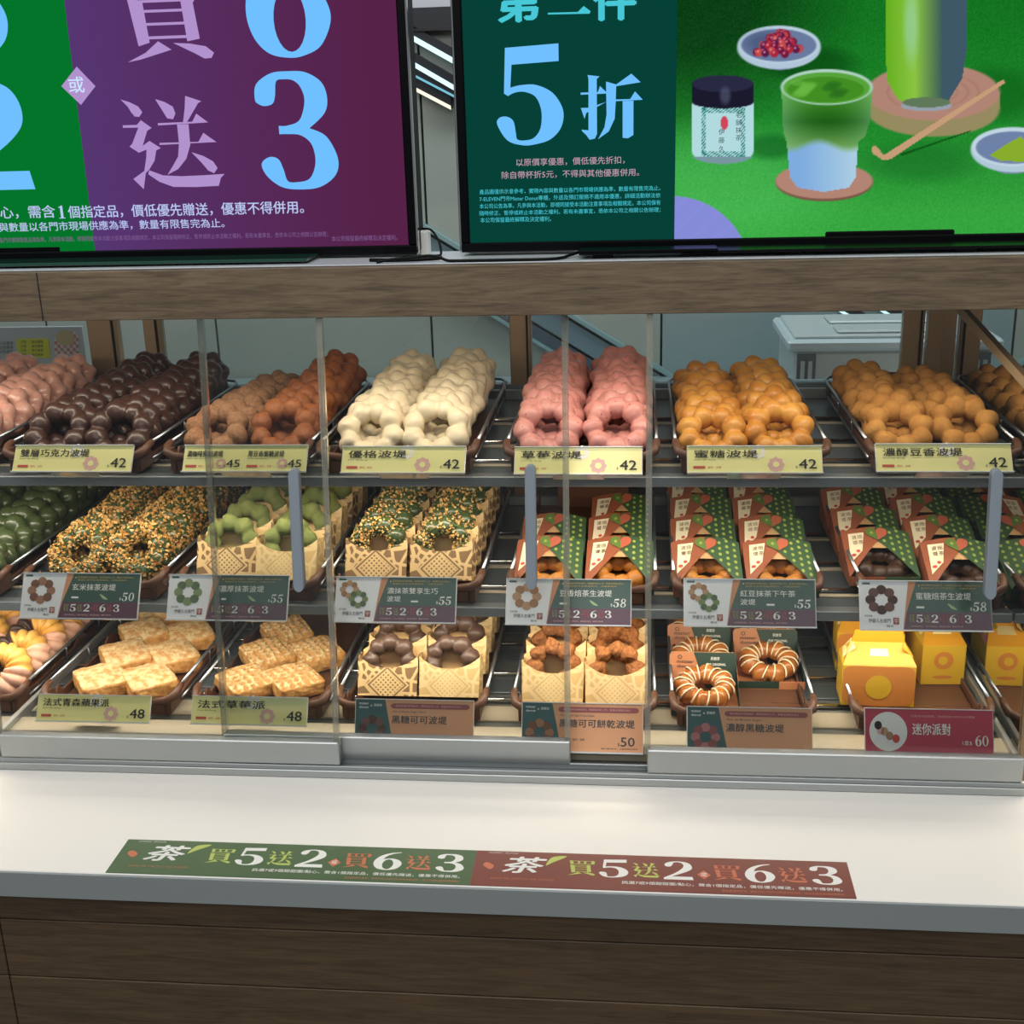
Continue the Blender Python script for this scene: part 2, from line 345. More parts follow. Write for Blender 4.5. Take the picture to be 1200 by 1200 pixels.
# ------------------------------------------------------------------ service counter
t = thing('service_counter', 'white topped counter with grey edge and dark brown wooden front', 'counter', (0, 1.3, -.9))
def L3(p): return (p[0], p[1] - 1.3, p[2] + .9)
m = MB(); m.box(L3((-1.7, 1.0725, -.0305)), L3((1.3, 1.95, 0)), M_top, .0012); m.obj('countertop', t)
m = MB(); m.box(L3((-1.7, 1.0695, -.0315)), L3((1.3, 1.0727, -.0006)), M_edge, .0008); m.obj('edge_band', t)
m = MB(); m.box(L3((-1.7, 1.10, -.9)), L3((1.3, 1.9, -.0305)), M_blackm); m.obj('carcass', t)
zz = [-.0322, -.0712, -.1455, -.222, -.30, -.38, -.46, -.54, -.62, -.70, -.80, -.898]
for i in range(len(zz) - 1):
    for a, b in ((-1.7, -.694), (-.694, .62), (.62, 1.3)):
        m = MB(); m.box(L3((a + .0007, 1.085, zz[i + 1] + .0007)), L3((b - .0007, 1.10, zz[i] - .0007)), M_wood2, .0008); m.obj('front_plank', t)

# ------------------------------------------------------------------ display case
CY = 1.30
case = thing('display_case', 'long glass fronted bakery display case with wooden top board and two inner shelves', 'display case', (-.3, CY, 0))
def C(p): return (p[0] + .3, p[1] - CY, p[2])
XL, XR = -1.45, .437
def cbox(name, lo, hi, mt, bev=.0008, parent=None):
    m = MB(); m.box(C(lo), C(hi), mt, bev); return m.obj(name, parent or case)
cbox('base_track', (XL, 1.278, .0003), (XR, 1.335, .010), M_alu)
cbox('front_track', (XL, 1.279, .010), (XR, 1.2815, .016), M_alu2)
cbox('middle_track', (XL, 1.296, .010), (XR, 1.2985, .018), M_alu2)
cbox('deck_front', (XL, 1.316, .010), (XR, 1.355, .034), M_cream, .002)
cbox('deck', (XL, 1.355, .004), (XR, 1.82, .0155), mat('deck_metal', (120, 122, 118), .4, metal=.3))
cbox('top_board', (XL - .2, 1.343, .5415), (1.2, 1.44, .5965), M_wood)
cbox('top_board_seam', (-.6745, 1.3422, .5418), (-.6735, 1.3434, .5962), M_dark, .0002)
cbox('top_cover', (XL - .2, 1.352, .5965), (1.2, 1.475, .5985), mat('pale_grey_laminate', (178, 184, 188), .35))
cbox('roof_panel', (XL, 1.44, .5425), (1.2, 1.86, .5485), M_cream)
cbox('light_strip_housing', (XL, 1.395, .536), (XR, 1.425, .5412), M_alu)
# rear posts and rear sliding glass
for x0, x1 in ((-.192, -.160), (.383, .413), (-.850, -.803), (-.760, -.733), (.418, .446)):
    m = MB(); m.box(C((x0, 1.83, .016)), C((x1, 1.85, .545)), M_bronze, .0015); m.box(C((x1 - .007, 1.826, .016)), C((x1 - .0045, 1.831, .545)), M_blackm)
    m.obj('rear_post', case)
cbox('rear_sill', (XL, 1.828, .335), (XR, 1.852, .362), mat('rear_sill_metal', (140, 158, 168), .3, metal=.4))
for x0, x1 in ((-.732, -.193), (-.159, .382)):
    m = MB(); m.box(C((x0, 1.839, .362)), C((x1, 1.842, .545)), M_glass); m.obj('rear_glass', case)
cbox('rear_lower_panel', (XL, 1.836, .016), (XR, 1.846, .335), mat('rear_panel', (86, 90, 90), .4))
# end frames
for xs_, nm in ((XR + .001, 'end_glass'),):
    m = MB(); m.prism([(1.292 - CY, .012), (1.83 - CY, .012), (1.83 - CY, .54), (1.357 - CY, .54)], 'x', xs_ + .3, xs_ + .304, M_side if nm == 'end_glass' else M_glass); m.obj(nm, case)
m = MB(); m.tube([C((.434, 1.365, .4405)), C((.434, 1.80, .489))], .006, M_bronze, 4, smooth=False); m.obj('slanting_end_bar', case)
m = MB(); m.prism([(1.286 - CY, .016), (1.294 - CY, .016), (1.358 - CY, .541), (1.350 - CY, .541)], 'x', XR - .006 + .3, XR + .0005 + .3, M_bronze); m.obj('end_post', case)
m = MB(); m.prism([(1.286 - CY, .030), (1.294 - CY, .030), (1.358 - CY, .541), (1.350 - CY, .541)], 'x', -.783 + .3, -.7785 + .3, M_alu); m.obj('partition_post', case)
m = MB(); m.box(C((.428, 1.30, .03)), C((.4335, 1.82, .042)), M_alu, .001); m.obj('end_bottom_rail', case)
m = MB(); m.box(C((-.79, 1.30, .03)), C((-.783, 1.82, .042)), M_alu, .001); m.obj('partition_bottom_rail', case)
# shelves
for zf in (.3455, .1795):
    sh = cbox('shelf', (XL, 1.40, zf - .006), (XR, 1.815, zf - .003), M_slate)
    cbox('shelf_front', (XL, 1.383, zf - .012), (XR, 1.400, zf + .0005), M_alu2, .001, sh)
    for y in (1.452, 1.545, 1.665):
        m = MB(); m.tube([C((XL, y, zf + .0005)), C((XR, y, zf + .0005))], .0034, M_chrome, 8); m.obj('cross_tube', sh)
        m = MB(); m.box(C((XL, y - .017, zf - .003)), C((XR, y - .008, zf - .0005)), M_cream, .0005); m.obj('cross_strip', sh)
    cbox('shelf_back_rail', (XL, 1.805, zf - .003), (XR, 1.815, zf + .012), M_alu2, .001, sh)
for y in (1.42, 1.50, 1.60, 1.70):
    m = MB(); m.box(C((XL, y - .02, .0155)), C((XR, y + .02, .0185)), M_cream if y < 1.45 else M_slate, .0006); m.obj('deck_strip', case)
    m = MB(); m.tube([C((XL, y + .034, .0205)), C((XR, y + .034, .0205))], .0032, M_chrome, 8); m.obj('cross_tube', case)

# sliding doors (glass leans back slightly)
SL = (1.350 - 1.285) / (.5405 - .04)
def door(x0, x1, yo, rail_left, rail_right, handle_x):
    d = MB(); d.prism([(1.285 + yo - CY, .022), (1.289 + yo - CY, .022), (1.289 + yo + SL * .52 - CY, .541), (1.285 + yo + SL * .52 - CY, .541)], 'x', x0 + .3, x1 + .3, M_glass)
    g = d.obj('sliding_door', case)
    for xe, on in ((x0, rail_left), (x1, rail_right)):
        if on:
            e = MB(); e.prism([(1.2835 + yo - CY, .040), (1.2905 + yo - CY, .040), (1.2905 + yo + SL * .50 - CY, .540), (1.2835 + yo + SL * .50 - CY, .540)], 'x', xe - .0035 + .3, xe + .0035 + .3, M_gedge); e.obj('edge_profile', g)
    r = MB(); r.box(C((x0 - (.0 if not rail_left else .0), 1.280 + yo, .0165)), C((x1 + .003, 1.2925 + yo, .0465)), M_alu, .0012); r.obj('bottom_rail', g)
    # capsule handle glued on the glass
    hz0, hz1 = .231, .373; pts = []
    for k in range(9): a = math.pi + math.pi * k / 8; pts.append((handle_x + .3 + .0062 * math.cos(a), hz0 + .0062 + .0062 * math.sin(a)))
    for k in range(9): a = math.pi * k / 8; pts.append((handle_x + .3 + .0062 * math.cos(a), hz1 - .0062 + .0062 * math.sin(a)))
    h = MB(); n = len(pts); vs = []
    for off, sc in ((-.011, .8), (-.010, 1.0), (0, 1.0)):
        for x, z in pts: vs.append((handle_x + .3 + (x - handle_x - .3) * sc, 1.285 + yo + SL * (z - .04) + off - CY, z))
    fs = [tuple(range(n))] + [(j * n + i, (j + 1) * n + i, (j + 1) * n + (i + 1) % n, j * n + (i + 1) % n) for j in (0, 1) for i in range(n)]
    h.add(vs, fs, M_handle); h.obj('handle', g)
door(-.777, -.3555, 0, False, True, -.3905)
door(-.498, -.0810, .0155, True, True, -.121)
door(.0125, .4305, 0, True, False, .385)

# ------------------------------------------------------------------ televisions
TVY = 1.42
M_tvd = mat('screen_purple', (84, 44, 88), emit=1); M_tvg = mat('screen_green', (4, 116, 42), emit=1)
M_blue = mat('screen_light_blue', (112, 192, 255), emit=1); M_lil = mat('screen_lilac', (178, 146, 204), emit=1)
M_tvt = mat('screen_dark_teal', (6, 64, 54), emit=1); M_cy = mat('screen_cyan', (72, 200, 214), emit=1)
M_wt = mat('screen_pale_text', (196, 210, 255), emit=.9); M_dimt = mat('screen_dim_text', (130, 96, 150), emit=.9); M_pk = mat('screen_pink_text', (204, 170, 190), emit=.9)
def vcol_mat(name, emit):
    m = bpy.data.materials.new(name); m.use_nodes = True; nt = m.node_tree; p = nt.nodes['Principled BSDF']
    a = nt.nodes.new('ShaderNodeVertexColor'); a.layer_name = 'Col'
    if emit:
        p.inputs['Base Color'].default_value = (0, 0, 0, 1); p.inputs['Specular IOR Level'].default_value = 0
        p.inputs['Emission Strength'].default_value = 1; nt.links.new(a.outputs[0], p.inputs['Emission Color'])
    else: nt.links.new(a.outputs[0], p.inputs['Base Color']); p.inputs['Roughness'].default_value = .5
    MATS[name] = m; return m
M_pic = vcol_mat('screen_picture', True)
def tv(name, label, x0, x1, z0, z1):
    t = thing(name, label, 'television', ((x0 + x1) / 2, TVY, .5985)); ox, oz = -(x0 + x1) / 2, -.5985
    b = MB(); b.box((x0 + ox, .004, z0 + oz), (x1 + ox, .045, z1 + oz), M_blackm, .004); b.obj('housing', t)
    bw = .0105
    for lo, hi in (((x0, z0), (x1, z0 + bw)), ((x0, z1 - bw), (x1, z1)), ((x0, z0 + bw), (x0 + bw, z1 - bw)), ((x1 - bw, z0 + bw), (x1, z1 - bw))):
        m = MB(); m.box((lo[0] + ox, -.004, lo[1] + oz), (hi[0] + ox, .006, hi[1] + oz), M_black, .0015); m.obj('bezel', t)
    for e in (x0, x1):
        m = MB(); m.box((e + ox - .0012, -.0035, z0 + oz), (e + ox + .0012, .004, z1 + oz), M_chrome, .0004); m.obj('edge_trim', t)
    return t, (lambda X, Z: (X + ox, Z + oz))
# --- left television
t1, F1 = tv('television', 'large left television showing purple and green offer with big blue digits', -1.225, -.2515, .6015, 1.155)
bw = .0105
s = MB(); s.poly2([[F1(-.2515 - bw, .612), F1(-.2515 - bw, 1.145), F1(-1.2145, 1.145), F1(-1.2145, .612)]], .0015, M_tvd)
def q1(px, py): p = at(px, py, Y=TVY); return F1(p.x, p.z)
vg = MB()
W, H = 60, 30; vv = []; cc = []
for j in range(H + 1):
    for i in range(W + 1):
        X = -1.2145 + (.9525) * i / W; Z = .612 + .533 * j / H; vv.append((F1(X, Z)[0], .0015, F1(X, Z)[1]))
        k = min(1, max(0, (X + .70) / .40)); a, b = np.array((86, 58, 122)), np.array((86, 34, 72)); cc.append(lin(tuple(a * (1 - k) + b * k)))
fsc = [(j * (W + 1) + i, j * (W + 1) + i + 1, (j + 1) * (W + 1) + i + 1, (j + 1) * (W + 1) + i) for j in range(H) for i in range(W)]
vg.add(vv, fsc, M_pic)
def with_colors(mbd, cols, name, parent):
    me = mbd.mesh(name); ca = me.color_attributes.new('Col', 'FLOAT_COLOR', 'POINT')
    ca.data.foreach_set('color', np.concatenate([np.array(cols, dtype=np.float32), np.ones((len(cols), 1), np.float32)], 1).ravel())
    return link(name, me, parent)
with_colors(vg, cc, 'screen', t1)
pr = MB(); G1 = lambda u, v: (u, 0, v)
e0, e1 = q1(75, 0), q1(111, 292); dx = (e1[0] - e0[0]) / (e0[1] - e1[1])
zt = 1.145 - .5985; gb = F1(0, .612)[1]
pr.poly2([[F1(-1.2145, .612), (e1[0] + dx * (e1[1] - gb), gb), (e0[0] - dx * (zt - e0[1]), zt), F1(-1.2145, 1.145)]], .0005, M_tvg)
def onscreen(mb_, fn, s_, px, py, wpx, hpx, m_, y, serif=False, bold=0, q=None):
    a = q(px, py); b = q(px + wpx, py); cc_ = q(px + wpx / 2, py - hpx)
    wd = b[0] - a[0]; hh = cc_[1] - (a[1] + b[1]) / 2
    if serif: put_serif(mb_, s_, a[0], a[1], hh, m_, y, wd)
    else: put_text(mb_, s_, a[0], a[1], m_, y, w=wd, h=hh, bold=bold)
onscreen(pr, None, '3', 308, 223, 91, 139, M_blue, -.0003, True, q=q1)
onscreen(pr, None, '6', 293, 68, 98, 142, M_blue, -.0003, True, q=q1)
onscreen(pr, None, '送', 152, 222, 113, 108, M_lil, -.0003, True, q=q1)
onscreen(pr, None, '買', 150, 73, 102, 106, M_lil, -.0003, True, q=q1)
onscreen(pr, None, '2', -56, 224, 98, 130, M_blue, -.0003, True, q=q1)
onscreen(pr, None, '5', -66, 68, 81, 140, M_blue, -.0003, True, q=q1)
onscreen(pr, None, '送', -210, 222, 113, 108, M_lil, -.0003, True, q=q1)
onscreen(pr, None, '買', -212, 73, 102, 106, M_lil, -.0003, True, q=q1)
dm = [q1(*p) for p in ((72, 101), (95, 123), (112, 101), (90, 78))]; pr.poly2([dm], -.0003, M_lil)
onscreen(pr, None, '或', 82, 109, 18, 19, mat('screen_white', (205, 228, 255), emit=1), -.0006, q=q1, bold=.012)
onscreen(pr, None, '滿額7元或9元甜甜圈/點', -205, 258, 205, 16, M_wt, -.0003, q=q1)
onscreen(pr, None, '點心，需含', -15, 257, 81, 15, M_wt, -.0003, q=q1, bold=.012)
onscreen(pr, None, '1', 69, 256, 8, 15, M_wt, -.0003, True, q=q1)
onscreen(pr, None, '個指定品，價低優先贈送，優惠不得併用。', 81, 256, 276, 15, M_wt, -.0003, q=q1, bold=.012)
onscreen(pr, None, '與數量以各門市現場供應為準，數量有限售完為止。', 0, 272, 264, 11, M_wt, -.0003, q=q1, bold=.008)
onscreen(pr, None, '各門市實際販售品項為準。凡參與本活動，即視同接受本活動注意事項及相關規定。本公司保留隨時修正、暫停或終止本活動之權利。若有未盡事宜，悉依本公司之相關公告辦理；', 0, 285, 385, 6.5, M_dimt, -.0003, q=q1)
onscreen(pr, None, '本公司保留最終解釋及決定權利。', 389, 283, 77, 6.5, M_dimt, -.0003, q=q1)
pr.obj('screen_lettering', t1)
# stand of the left television
m = MB(); m.box((-.27 - .2, -.055, .0025), (.60 - .2 - .03, .16, .0060), M_ggreen, .001)
m.obj('glass_base', t1)
for x in (-.60, -.41, -.39, -.155):
    k = MB(); k.box((x + .42, -.045, 0), (x + .447, -.02, .0026), M_black, .0005); k.obj('foot', t1)
k = MB(); k.box((-.05, 0, .0055), (.06, .03, .02), M_black, .002); k.obj('neck', t1)

# --- right television
t2, F2 = tv('television', 'large right television showing a green offer and a matcha drink picture', -.2015, .772, .6025, 1.155)
def q2(px, py): p = at(px, py, Y=TVY); return F2(p.x, p.z)
s = MB(); s.poly2([[F2(-.191, .613), F2(.0398, .613), F2(.0398, 1.1445), F2(-.191, 1.1445)]], .0015, M_tvt); s.obj('screen', t2)
pr = MB()
onscreen(pr, None, '5', 583, 171, 78, 118, M_blue, 0, True, q=q2)
onscreen(pr, None, '折', 681, 164, 72, 76, M_blue, 0, True, q=q2)
onscreen(pr, None, '第', 584, 26, 48, 46, M_cy, 0, q=q2, bold=.05)
a = [q2(*p) for p in ((642, 17), (691, 16), (692, 13), (684, 7), (677, 14), (642, 15))]; pr.poly2([a], 0, M_cy)
a = [q2(*p) for p in ((648, -12), (686, -13), (686, -16), (680, -22), (674, -15), (648, -14))]; pr.poly2([a], 0, M_cy)
onscreen(pr, None, '件', 696, 24, 48, 46, M_cy, 0, q=q2, bold=.05)
onscreen(pr, None, '以原價享優惠，價低優先折扣，', 605, 195, 127, 9, M_pk, 0, q=q2)
onscreen(pr, None, '除自帶杯折5元，不得與其他優惠併用。', 588, 210, 161, 9, M_pk, 0, q=q2)
for i, l in enumerate(('產品圖僅供示意參考，實際內容與數量以各門市現場供應為準，數量有限售完為止。', '7-ELEVEN門市Mister Donut專櫃，外送及預訂服務不適用本優惠，詳細活動辦法依', '本公司公告為準。凡參與本活動，即視同接受本活動注意事項及相關規定。本公司保有', '隨時修正、暫停或終止本活動之權利。若有未盡事宜，悉依本公司之相關公告辦理；')):
    onscreen(pr, None, l, 562, 228 + i * 8.4, 212, 6, M_cy, 0, q=q2)
onscreen(pr, None, '本公司保留最終解釋及決定權利。', 563, 261, 83, 6, M_cy, 0, q=q2)
pr.obj('screen_lettering', t2)
# the drink photograph on the screen: a fine colour mesh painted in screen millimetres
PX0, PX1, PY0, PY1 = 789.0, 1440.0, -150.0, 279.0
gx = np.concatenate([np.arange(789, 1204, 1.25), np.linspace(1204, 1470, 40)]); gy = np.concatenate([np.linspace(-330, -4, 30), np.arange(-2, 281, 1.25)])
PX, PY = np.meshgrid(gx, gy); IMG = np.zeros(PX.shape + (3,)); PYr = PY
def paint(mask, col): 
    global IMG
    col = np.array(col, float); mk = np.clip(mask, 0, 1)[..., None]; IMG = IMG * (1 - mk) + col * mk
def E_(cx, cy, rx, ry, soft=.06): return np.clip((1 - np.hypot((PX - cx) / rx, (PY - cy) / ry)) / soft + .5, 0, 1)
def P_(pts, soft=0):
    ins = np.zeros(PX.shape, bool); n = len(pts)
    for i in range(n):
        x1, y1 = pts[i]; x2, y2 = pts[(i + 1) % n]
        if y1 == y2: continue
        ins ^= ((y1 > PY) != (y2 > PY)) & (PX < (x2 - x1) * (PY - y1) / (y2 - y1) + x1)
    return ins.astype(float)
nz = rng.random(PX.shape)
b0 = np.array((16, 92, 26)); b1 = np.array((58, 172, 66)); k = np.clip((PY - 20) / 230, 0, 1)[..., None] * .9
IMG = b0 * (1 - k) + b1 * k
paint(E_(1050, 60, 260, 130, .9) * .5, (24, 140, 40)); paint(E_(800, 0, 150, 110, .9) * .7, (8, 44, 16)); paint(E_(840, 220, 130, 60, .9) * .5, (84, 196, 96))
IMG += (nz[..., None] - .5) * 14
paint(E_(950, 75, 52, 20, .6) * .55, (6, 60, 14)); paint(E_(905, 172, 30, 14, .7) * .6, (14, 92, 30)); paint(E_(1080, 190, 60, 22, .8) * .45, (20, 100, 34)); paint(E_(1165, 110, 50, 30, .6) * .5, (12, 86, 22))
paint(E_(788, 322, 92, 92, .01), (132, 138, 214))
paint(((np.sin((PX + PY) * 1.6) > .2) & (E_(788, 322, 92, 92, .01) > .5)) * .25, (150, 156, 228))
# bowl of beans
paint(E_(914, 73, 22, 9), (96, 116, 140)); paint(E_(913, 56, 49, 25), (176, 198, 216)); paint(E_(913, 52, 48, 22), (186, 206, 222)); paint(E_(913, 53, 44, 19), (104, 122, 158)); paint(E_(900, 50, 26, 13, .8) * .6, (62, 74, 110))
for i in range(46):
    t_ = i / 46; wd_ = 6 + 24 * t_
    x = 914 + wd_ * math.sin(i * 12.9898); y = 38 + 26 * t_
    paint(E_(x, y, 4.6, 4.6, .3), ((170, 40, 60), (118, 24, 62), (196, 74, 70), (92, 28, 74))[i % 4]); paint(E_(x - 1, y - 1.5, 1.4, 1.4, .5) * .7, (232, 150, 170))
# tin
paint(P_([(811, 120), (883, 120), (883, 178), (811, 178)]), (176, 218, 222)); paint(E_(847, 178, 36, 13), (176, 218, 222)); paint(E_(847, 181, 36, 11) * (PY > 184), (120, 150, 160))
for yy in (126, 178): paint(P_([(822, yy), (874, yy), (874, yy + 6), (822, yy + 6)]) * (np.sin(PX * 1.5 + PY * 2) > -.1), (44, 132, 120))
for xx in (822, 869): paint(P_([(xx, 126), (xx + 5, 126), (xx + 5, 184), (xx, 184)]) * (np.sin(PX * 2 + PY * 1.5) > -.1), (44, 132, 120))
paint(E_(849, 144, 4.5, 8), (206, 70, 90))
paint(P_([(811, 98), (883, 98), (883, 120), (811, 120)]), (26, 26, 44)); paint(E_(847, 120, 36, 7) * (PY > 118), (26, 26, 44)); paint(E_(847, 98, 36, 10), (40, 42, 66)); paint(E_(850, 112, 6, 10, .7) * .6, (88, 92, 120))
# board and bottle
paint(E_(1094, 128, 78, 32), (150, 138, 96)); paint(P_([(1016, 108), (1172, 108), (1172, 128), (1016, 128)]), (150, 138, 96)); paint(E_(1094, 108, 78, 33), (176, 132, 116)); paint(E_(1094, 108, 60, 22) * (np.sin(np.hypot(PX - 1094, (PY - 108) * 2.3) * .5) > .6) * .3, (150, 104, 90))
bt = P_([(1046, -2000), (1136, -2000), (1133, 60), (1128, 92), (1112, 118), (1096, 126), (1070, 126), (1052, 116), (1040, 95), (1038, 60)])
kk = np.clip((PX - 1040) / 92, 0, 1)[..., None]; bc = np.where(kk < .35, np.array((104, 176, 34)) * (1 - kk / .35) + np.array((138, 196, 66)) * kk / .35, np.where(kk < .7, np.array((138, 196, 66)) * (.7 - kk) / .35 + np.array((62, 92, 88)) * (kk - .35) / .35, np.array((62, 88, 104))))
IMG = np.where(bt[..., None] > .5, bc, IMG); paint(E_(1068, 30, 8, 40, .9) * .7, (150, 206, 160)); paint(E_(1086, 124, 30, 6), (150, 160, 170)); paint(E_(1086, 120, 28, 6), (96, 120, 90))
# scoop
paint(P_([(1176, 93), (1178, 97), (1045, 186), (1036, 188), (1023, 180), (1022, 172), (1027, 171), (1036, 182)]), (196, 156, 120)); paint(P_([(1056, 180), (1140, 152), (1136, 155), (1056, 183)]), (16, 86, 24))
# coaster and cup
paint(E_(966, 214, 57, 22), (120, 84, 70)); paint(E_(966, 212, 57, 21), (178, 132, 116))
cup = P_([(916, 103), (1023, 103), (1020, 140), (1014, 160), (1006, 166), (1003, 208), (995, 220), (965, 225), (935, 220), (926, 208), (922, 166), (918, 155)])
v = np.clip((PY - 105) / 75, 0, 1)[..., None]; cc2 = np.where(v < .5, np.array((74, 150, 40)) * (1 - v * 2) + np.array((28, 92, 22)) * v * 2, np.array((28, 92, 22)) * (2 - 2 * v) + np.array((126, 176, 96)) * (2 * v - 1))
side = np.clip(np.abs(PX - 970) / 54, 0, 1)[..., None] ** 2; cc2 = cc2 * (1 - .5 * side) + np.array((140, 200, 150)) * .5 * side
milk = np.array((126, 172, 222)) + (np.array((170, 204, 226)) - np.array((126, 172, 222))) * np.clip((PX - 940) / 60, 0, 1)[..., None]
mw = np.clip((PY - 166 - 5 * np.sin(PX * .09)) / 9, 0, 1)[..., None]; cc2 = cc2 * (1 - mw) + milk * mw; IMG = np.where(cup[..., None] > .5, cc2, IMG)
paint(E_(969, 102, 54, 21), (176, 210, 196)); paint(E_(969, 103, 51, 18.5), (88, 164, 60)); paint(E_(968, 105, 45, 15), (66, 142, 34))
for i in range(16): paint(E_(935 + (i * 37) % 72, 97 + (i * 23) % 16, 9, 3.5, .5) * .5, ((112, 186, 70), (40, 108, 30))[i % 2])
# small bowl of powder
paint(E_(1186, 195, 22, 9), (110, 134, 156)); paint(E_(1188, 176, 50, 26), (176, 200, 216)); paint(E_(1188, 172, 49, 23), (192, 212, 226)); paint(E_(1188, 173, 44, 19), (110, 130, 168)); paint(P_([(1160, 182), (1178, 170), (1196, 160), (1214, 172), (1220, 186), (1196, 190), (1172, 188)]), (136, 172, 44))
IMG = np.clip(IMG, 0, 255)
g = MB(); nx, ny = len(gx), len(gy); r0 = F2(.0398, .613); vv = []
for j in range(ny):
    for i in range(nx):
        p = at(float(gx[i]), float(gy[j]), Y=TVY); X = min(max(p.x, .0398), .7615); Z = min(max(p.z, .613), 1.1445); a = F2(X, Z); vv.append((a[0], .0015, a[1]))
g.add(vv, [((j + 1) * nx + i, (j + 1) * nx + i + 1, j * nx + i + 1, j * nx + i) for j in range(ny - 1) for i in range(nx - 1)], M_pic)
li = np.where(IMG / 255 <= .04045, IMG / 255 / 12.92, ((IMG / 255 + .055) / 1.055) ** 2.4).reshape(-1, 3)
with_colors(g, li, 'screen_picture', t2)
pr = MB(); M_ink = mat('screen_dark_text', (40, 60, 60), emit=1)
for i, ch in enumerate('老舗抹茶伊藤久'): onscreen(pr, None, ch, (862, 862, 862, 862, 842, 842, 842)[i], (138, 147, 156, 165, 158, 168, 178)[i], 7, 7, M_ink, 0, q=q2)
pr.obj('tin_lettering', t2)
m = MB(); m.box((-.24 + .0, -.058, .0045), (.24, .14, .0075), M_black, .001); m.box((-.485 + .135, -.058, .0045), (-.2, -.02, .0095), M_black, .001); m.obj('stand_base', t2)
for x in (-.335, .05, .20):
    k = MB(); k.box((x, -.05, 0), (x + .022, -.028, .0046), M_black, .0005); k.obj('foot', t2)
k = MB(); k.box((-.08, 0, .007), (.06, .03, .02), M_black, .002); k.obj('neck', t2)
# cables and adapter on the top board
def cable(pts, r, label, Z=.602):
    m = MB(); P = [Vector(p) for p in pts]; o = []
    for i in range(len(P) - 1):
        a, b_, c_, d_ = P[max(i - 1, 0)], P[i], P[i + 1], P[min(i + 2, len(P) - 1)]
        for k in range(6):
            t = k / 6; o.append(.5 * (2 * b_ + (c_ - a) * t + (2 * a - 5 * b_ + 4 * c_ - d_) * t * t + (3 * b_ - a - 3 * c_ + d_) * t ** 3))
    o.append(P[-1]); o = [Vector((v_.x, v_.y, max(v_.z, .5985 + r))) for v_ in o]; m.tube(o, r, M_blackm, 7); ob = m.obj('cable'); ob.location = o[0]
    for v_ in ob.data.vertices: v_.co -= o[0]
    return tag(ob, label, 'cable')
B = lambda px, py, Y: tuple(at(px, py, Y=Y))
cable([B(441, 308, 1.356), B(452, 305, 1.358), B(480, 302, 1.36), B(508, 300, 1.36), B(530, 307, 1.356), B(560, 308, 1.356), B(600, 308, 1.356), B(645, 306, 1.358), B(668, 299, 1.38), B(692, 291, 1.415)], .0017, 'long black cable lying on the top board between both televisions')
cable([B(495, 268, 1.45), B(506, 270, 1.44), B(515, 285, 1.43), B(516, 300, 1.42), B(505, 306, 1.41)], .0014, 'short black cable looping above the white plug')
cable([B(434, 310, 1.375), B(455, 307, 1.37), B(485, 309, 1.372), B(510, 308, 1.38), B(517, 309, 1.39)], .0021, 'thick black cable bundle under the left television corner')
m = MB(); p = at(498, 285, Y=1.45); m.box((-.006, -.008, -.016), (.006, .008, .015), M_paper, .002); ob = m.obj('plug_adapter'); ob.location = p; tag(ob, 'small white plug adapter between the two televisions', 'adapter')
m = MB(); m.box((-.004, -.0035, -.0245), (.004, .0035, -.016), M_blackm, .001); m.obj('socket_block', ob)

# ------------------------------------------------------------------ things behind the case
t = thing('storage_box', 'white plastic storage box with lid and label behind the case', 'box', (.435, 2.28, .192))
Mbx = mat('milky_plastic', (196, 206, 208), .3, coat=.3)
m = MB(); m.box((-.165, -.12, .001), (.19, .12, .155), Mbx, .006); m.obj('body', t)
m = MB(); m.box((-.178, -.13, .155), (.20, .13, .175), mat('pale_lid', (208, 224, 232), .25, coat=.4), .005); m.box((-.165, -.115, .175), (.19, .115, .181), Mbx, .002)
m.box((-.09, -.10, .181), (.19, -.03, .187), Mbx, .003); m.box((-.09, .0, .181), (.19, .08, .187), Mbx, .003); m.obj('lid', t)
m = MB(); m.box((-.160, -.1225, .098), (-.128, -.1195, .150), mat('clip_recess', (100, 112, 118), .5)); m.box((-.154, -.125, .106), (-.147, -.122, .138), Mbx); m.box((-.141, -.125, .106), (-.134, -.122, .138), Mbx); m.obj('clip', t)
m = MB(); m.box((.02, -.122, .09), (.125, -.1198, .128), M_paper); put_text(m, '保存盒', .028, .108, mat('grey_ink', (120, 124, 128), .6), -.1225, w=.03, h=.012); put_text(m, '2025', .07, .108, mat('grey_ink', (120, 124, 128), .6), -.1225, w=.028, h=.01); m.obj('label_sticker', t)
t = thing('notice_sheet', 'bluish white notice sheet with a yellow note behind the pink donuts', 'notice', tuple(at(40, 425, Y=2.05)))
p0 = at(40, 425, Y=2.05)
def nq(px, py): p = at(px, py, Y=2.05); return (p.x - p0.x, p.z - p0.z)
m = MB(); a, b = nq(-60, 384), nq(104, 440); m.box((a[0], 0, b[1]), (b[0], .004, a[1]), mat('bluish_sheet', (178, 190, 196), .3, coat=.3), .001); m.obj('sheet', t)
m = MB(); a, b = nq(19, 397), nq(60, 419); m.box((a[0], -.0015, b[1]), (b[0], 0, a[1]), mat('yellow_note', (196, 204, 60), .5))
ink = mat('dark_grey_ink', (70, 72, 76), .6)
for i, yy in enumerate((402, 407, 412, 417)):
    u = nq(25, yy); put_text(m, '注意', u[0], u[1], ink, -.0018, h=.005); u = nq(38, yy); put_text(m, '每日補貨', u[0], u[1], ink, -.0018, h=.005)
for yy in (404, 409, 414): u = nq(0, yy); put_text(m, '公告事項', u[0], u[1], ink, -.0018, h=.006)
m.obj('yellow_note', t)
m = MB(); mc = mat('check_pink', (190, 130, 132), .6); mc2 = mat('check_white', (206, 204, 204), .6)
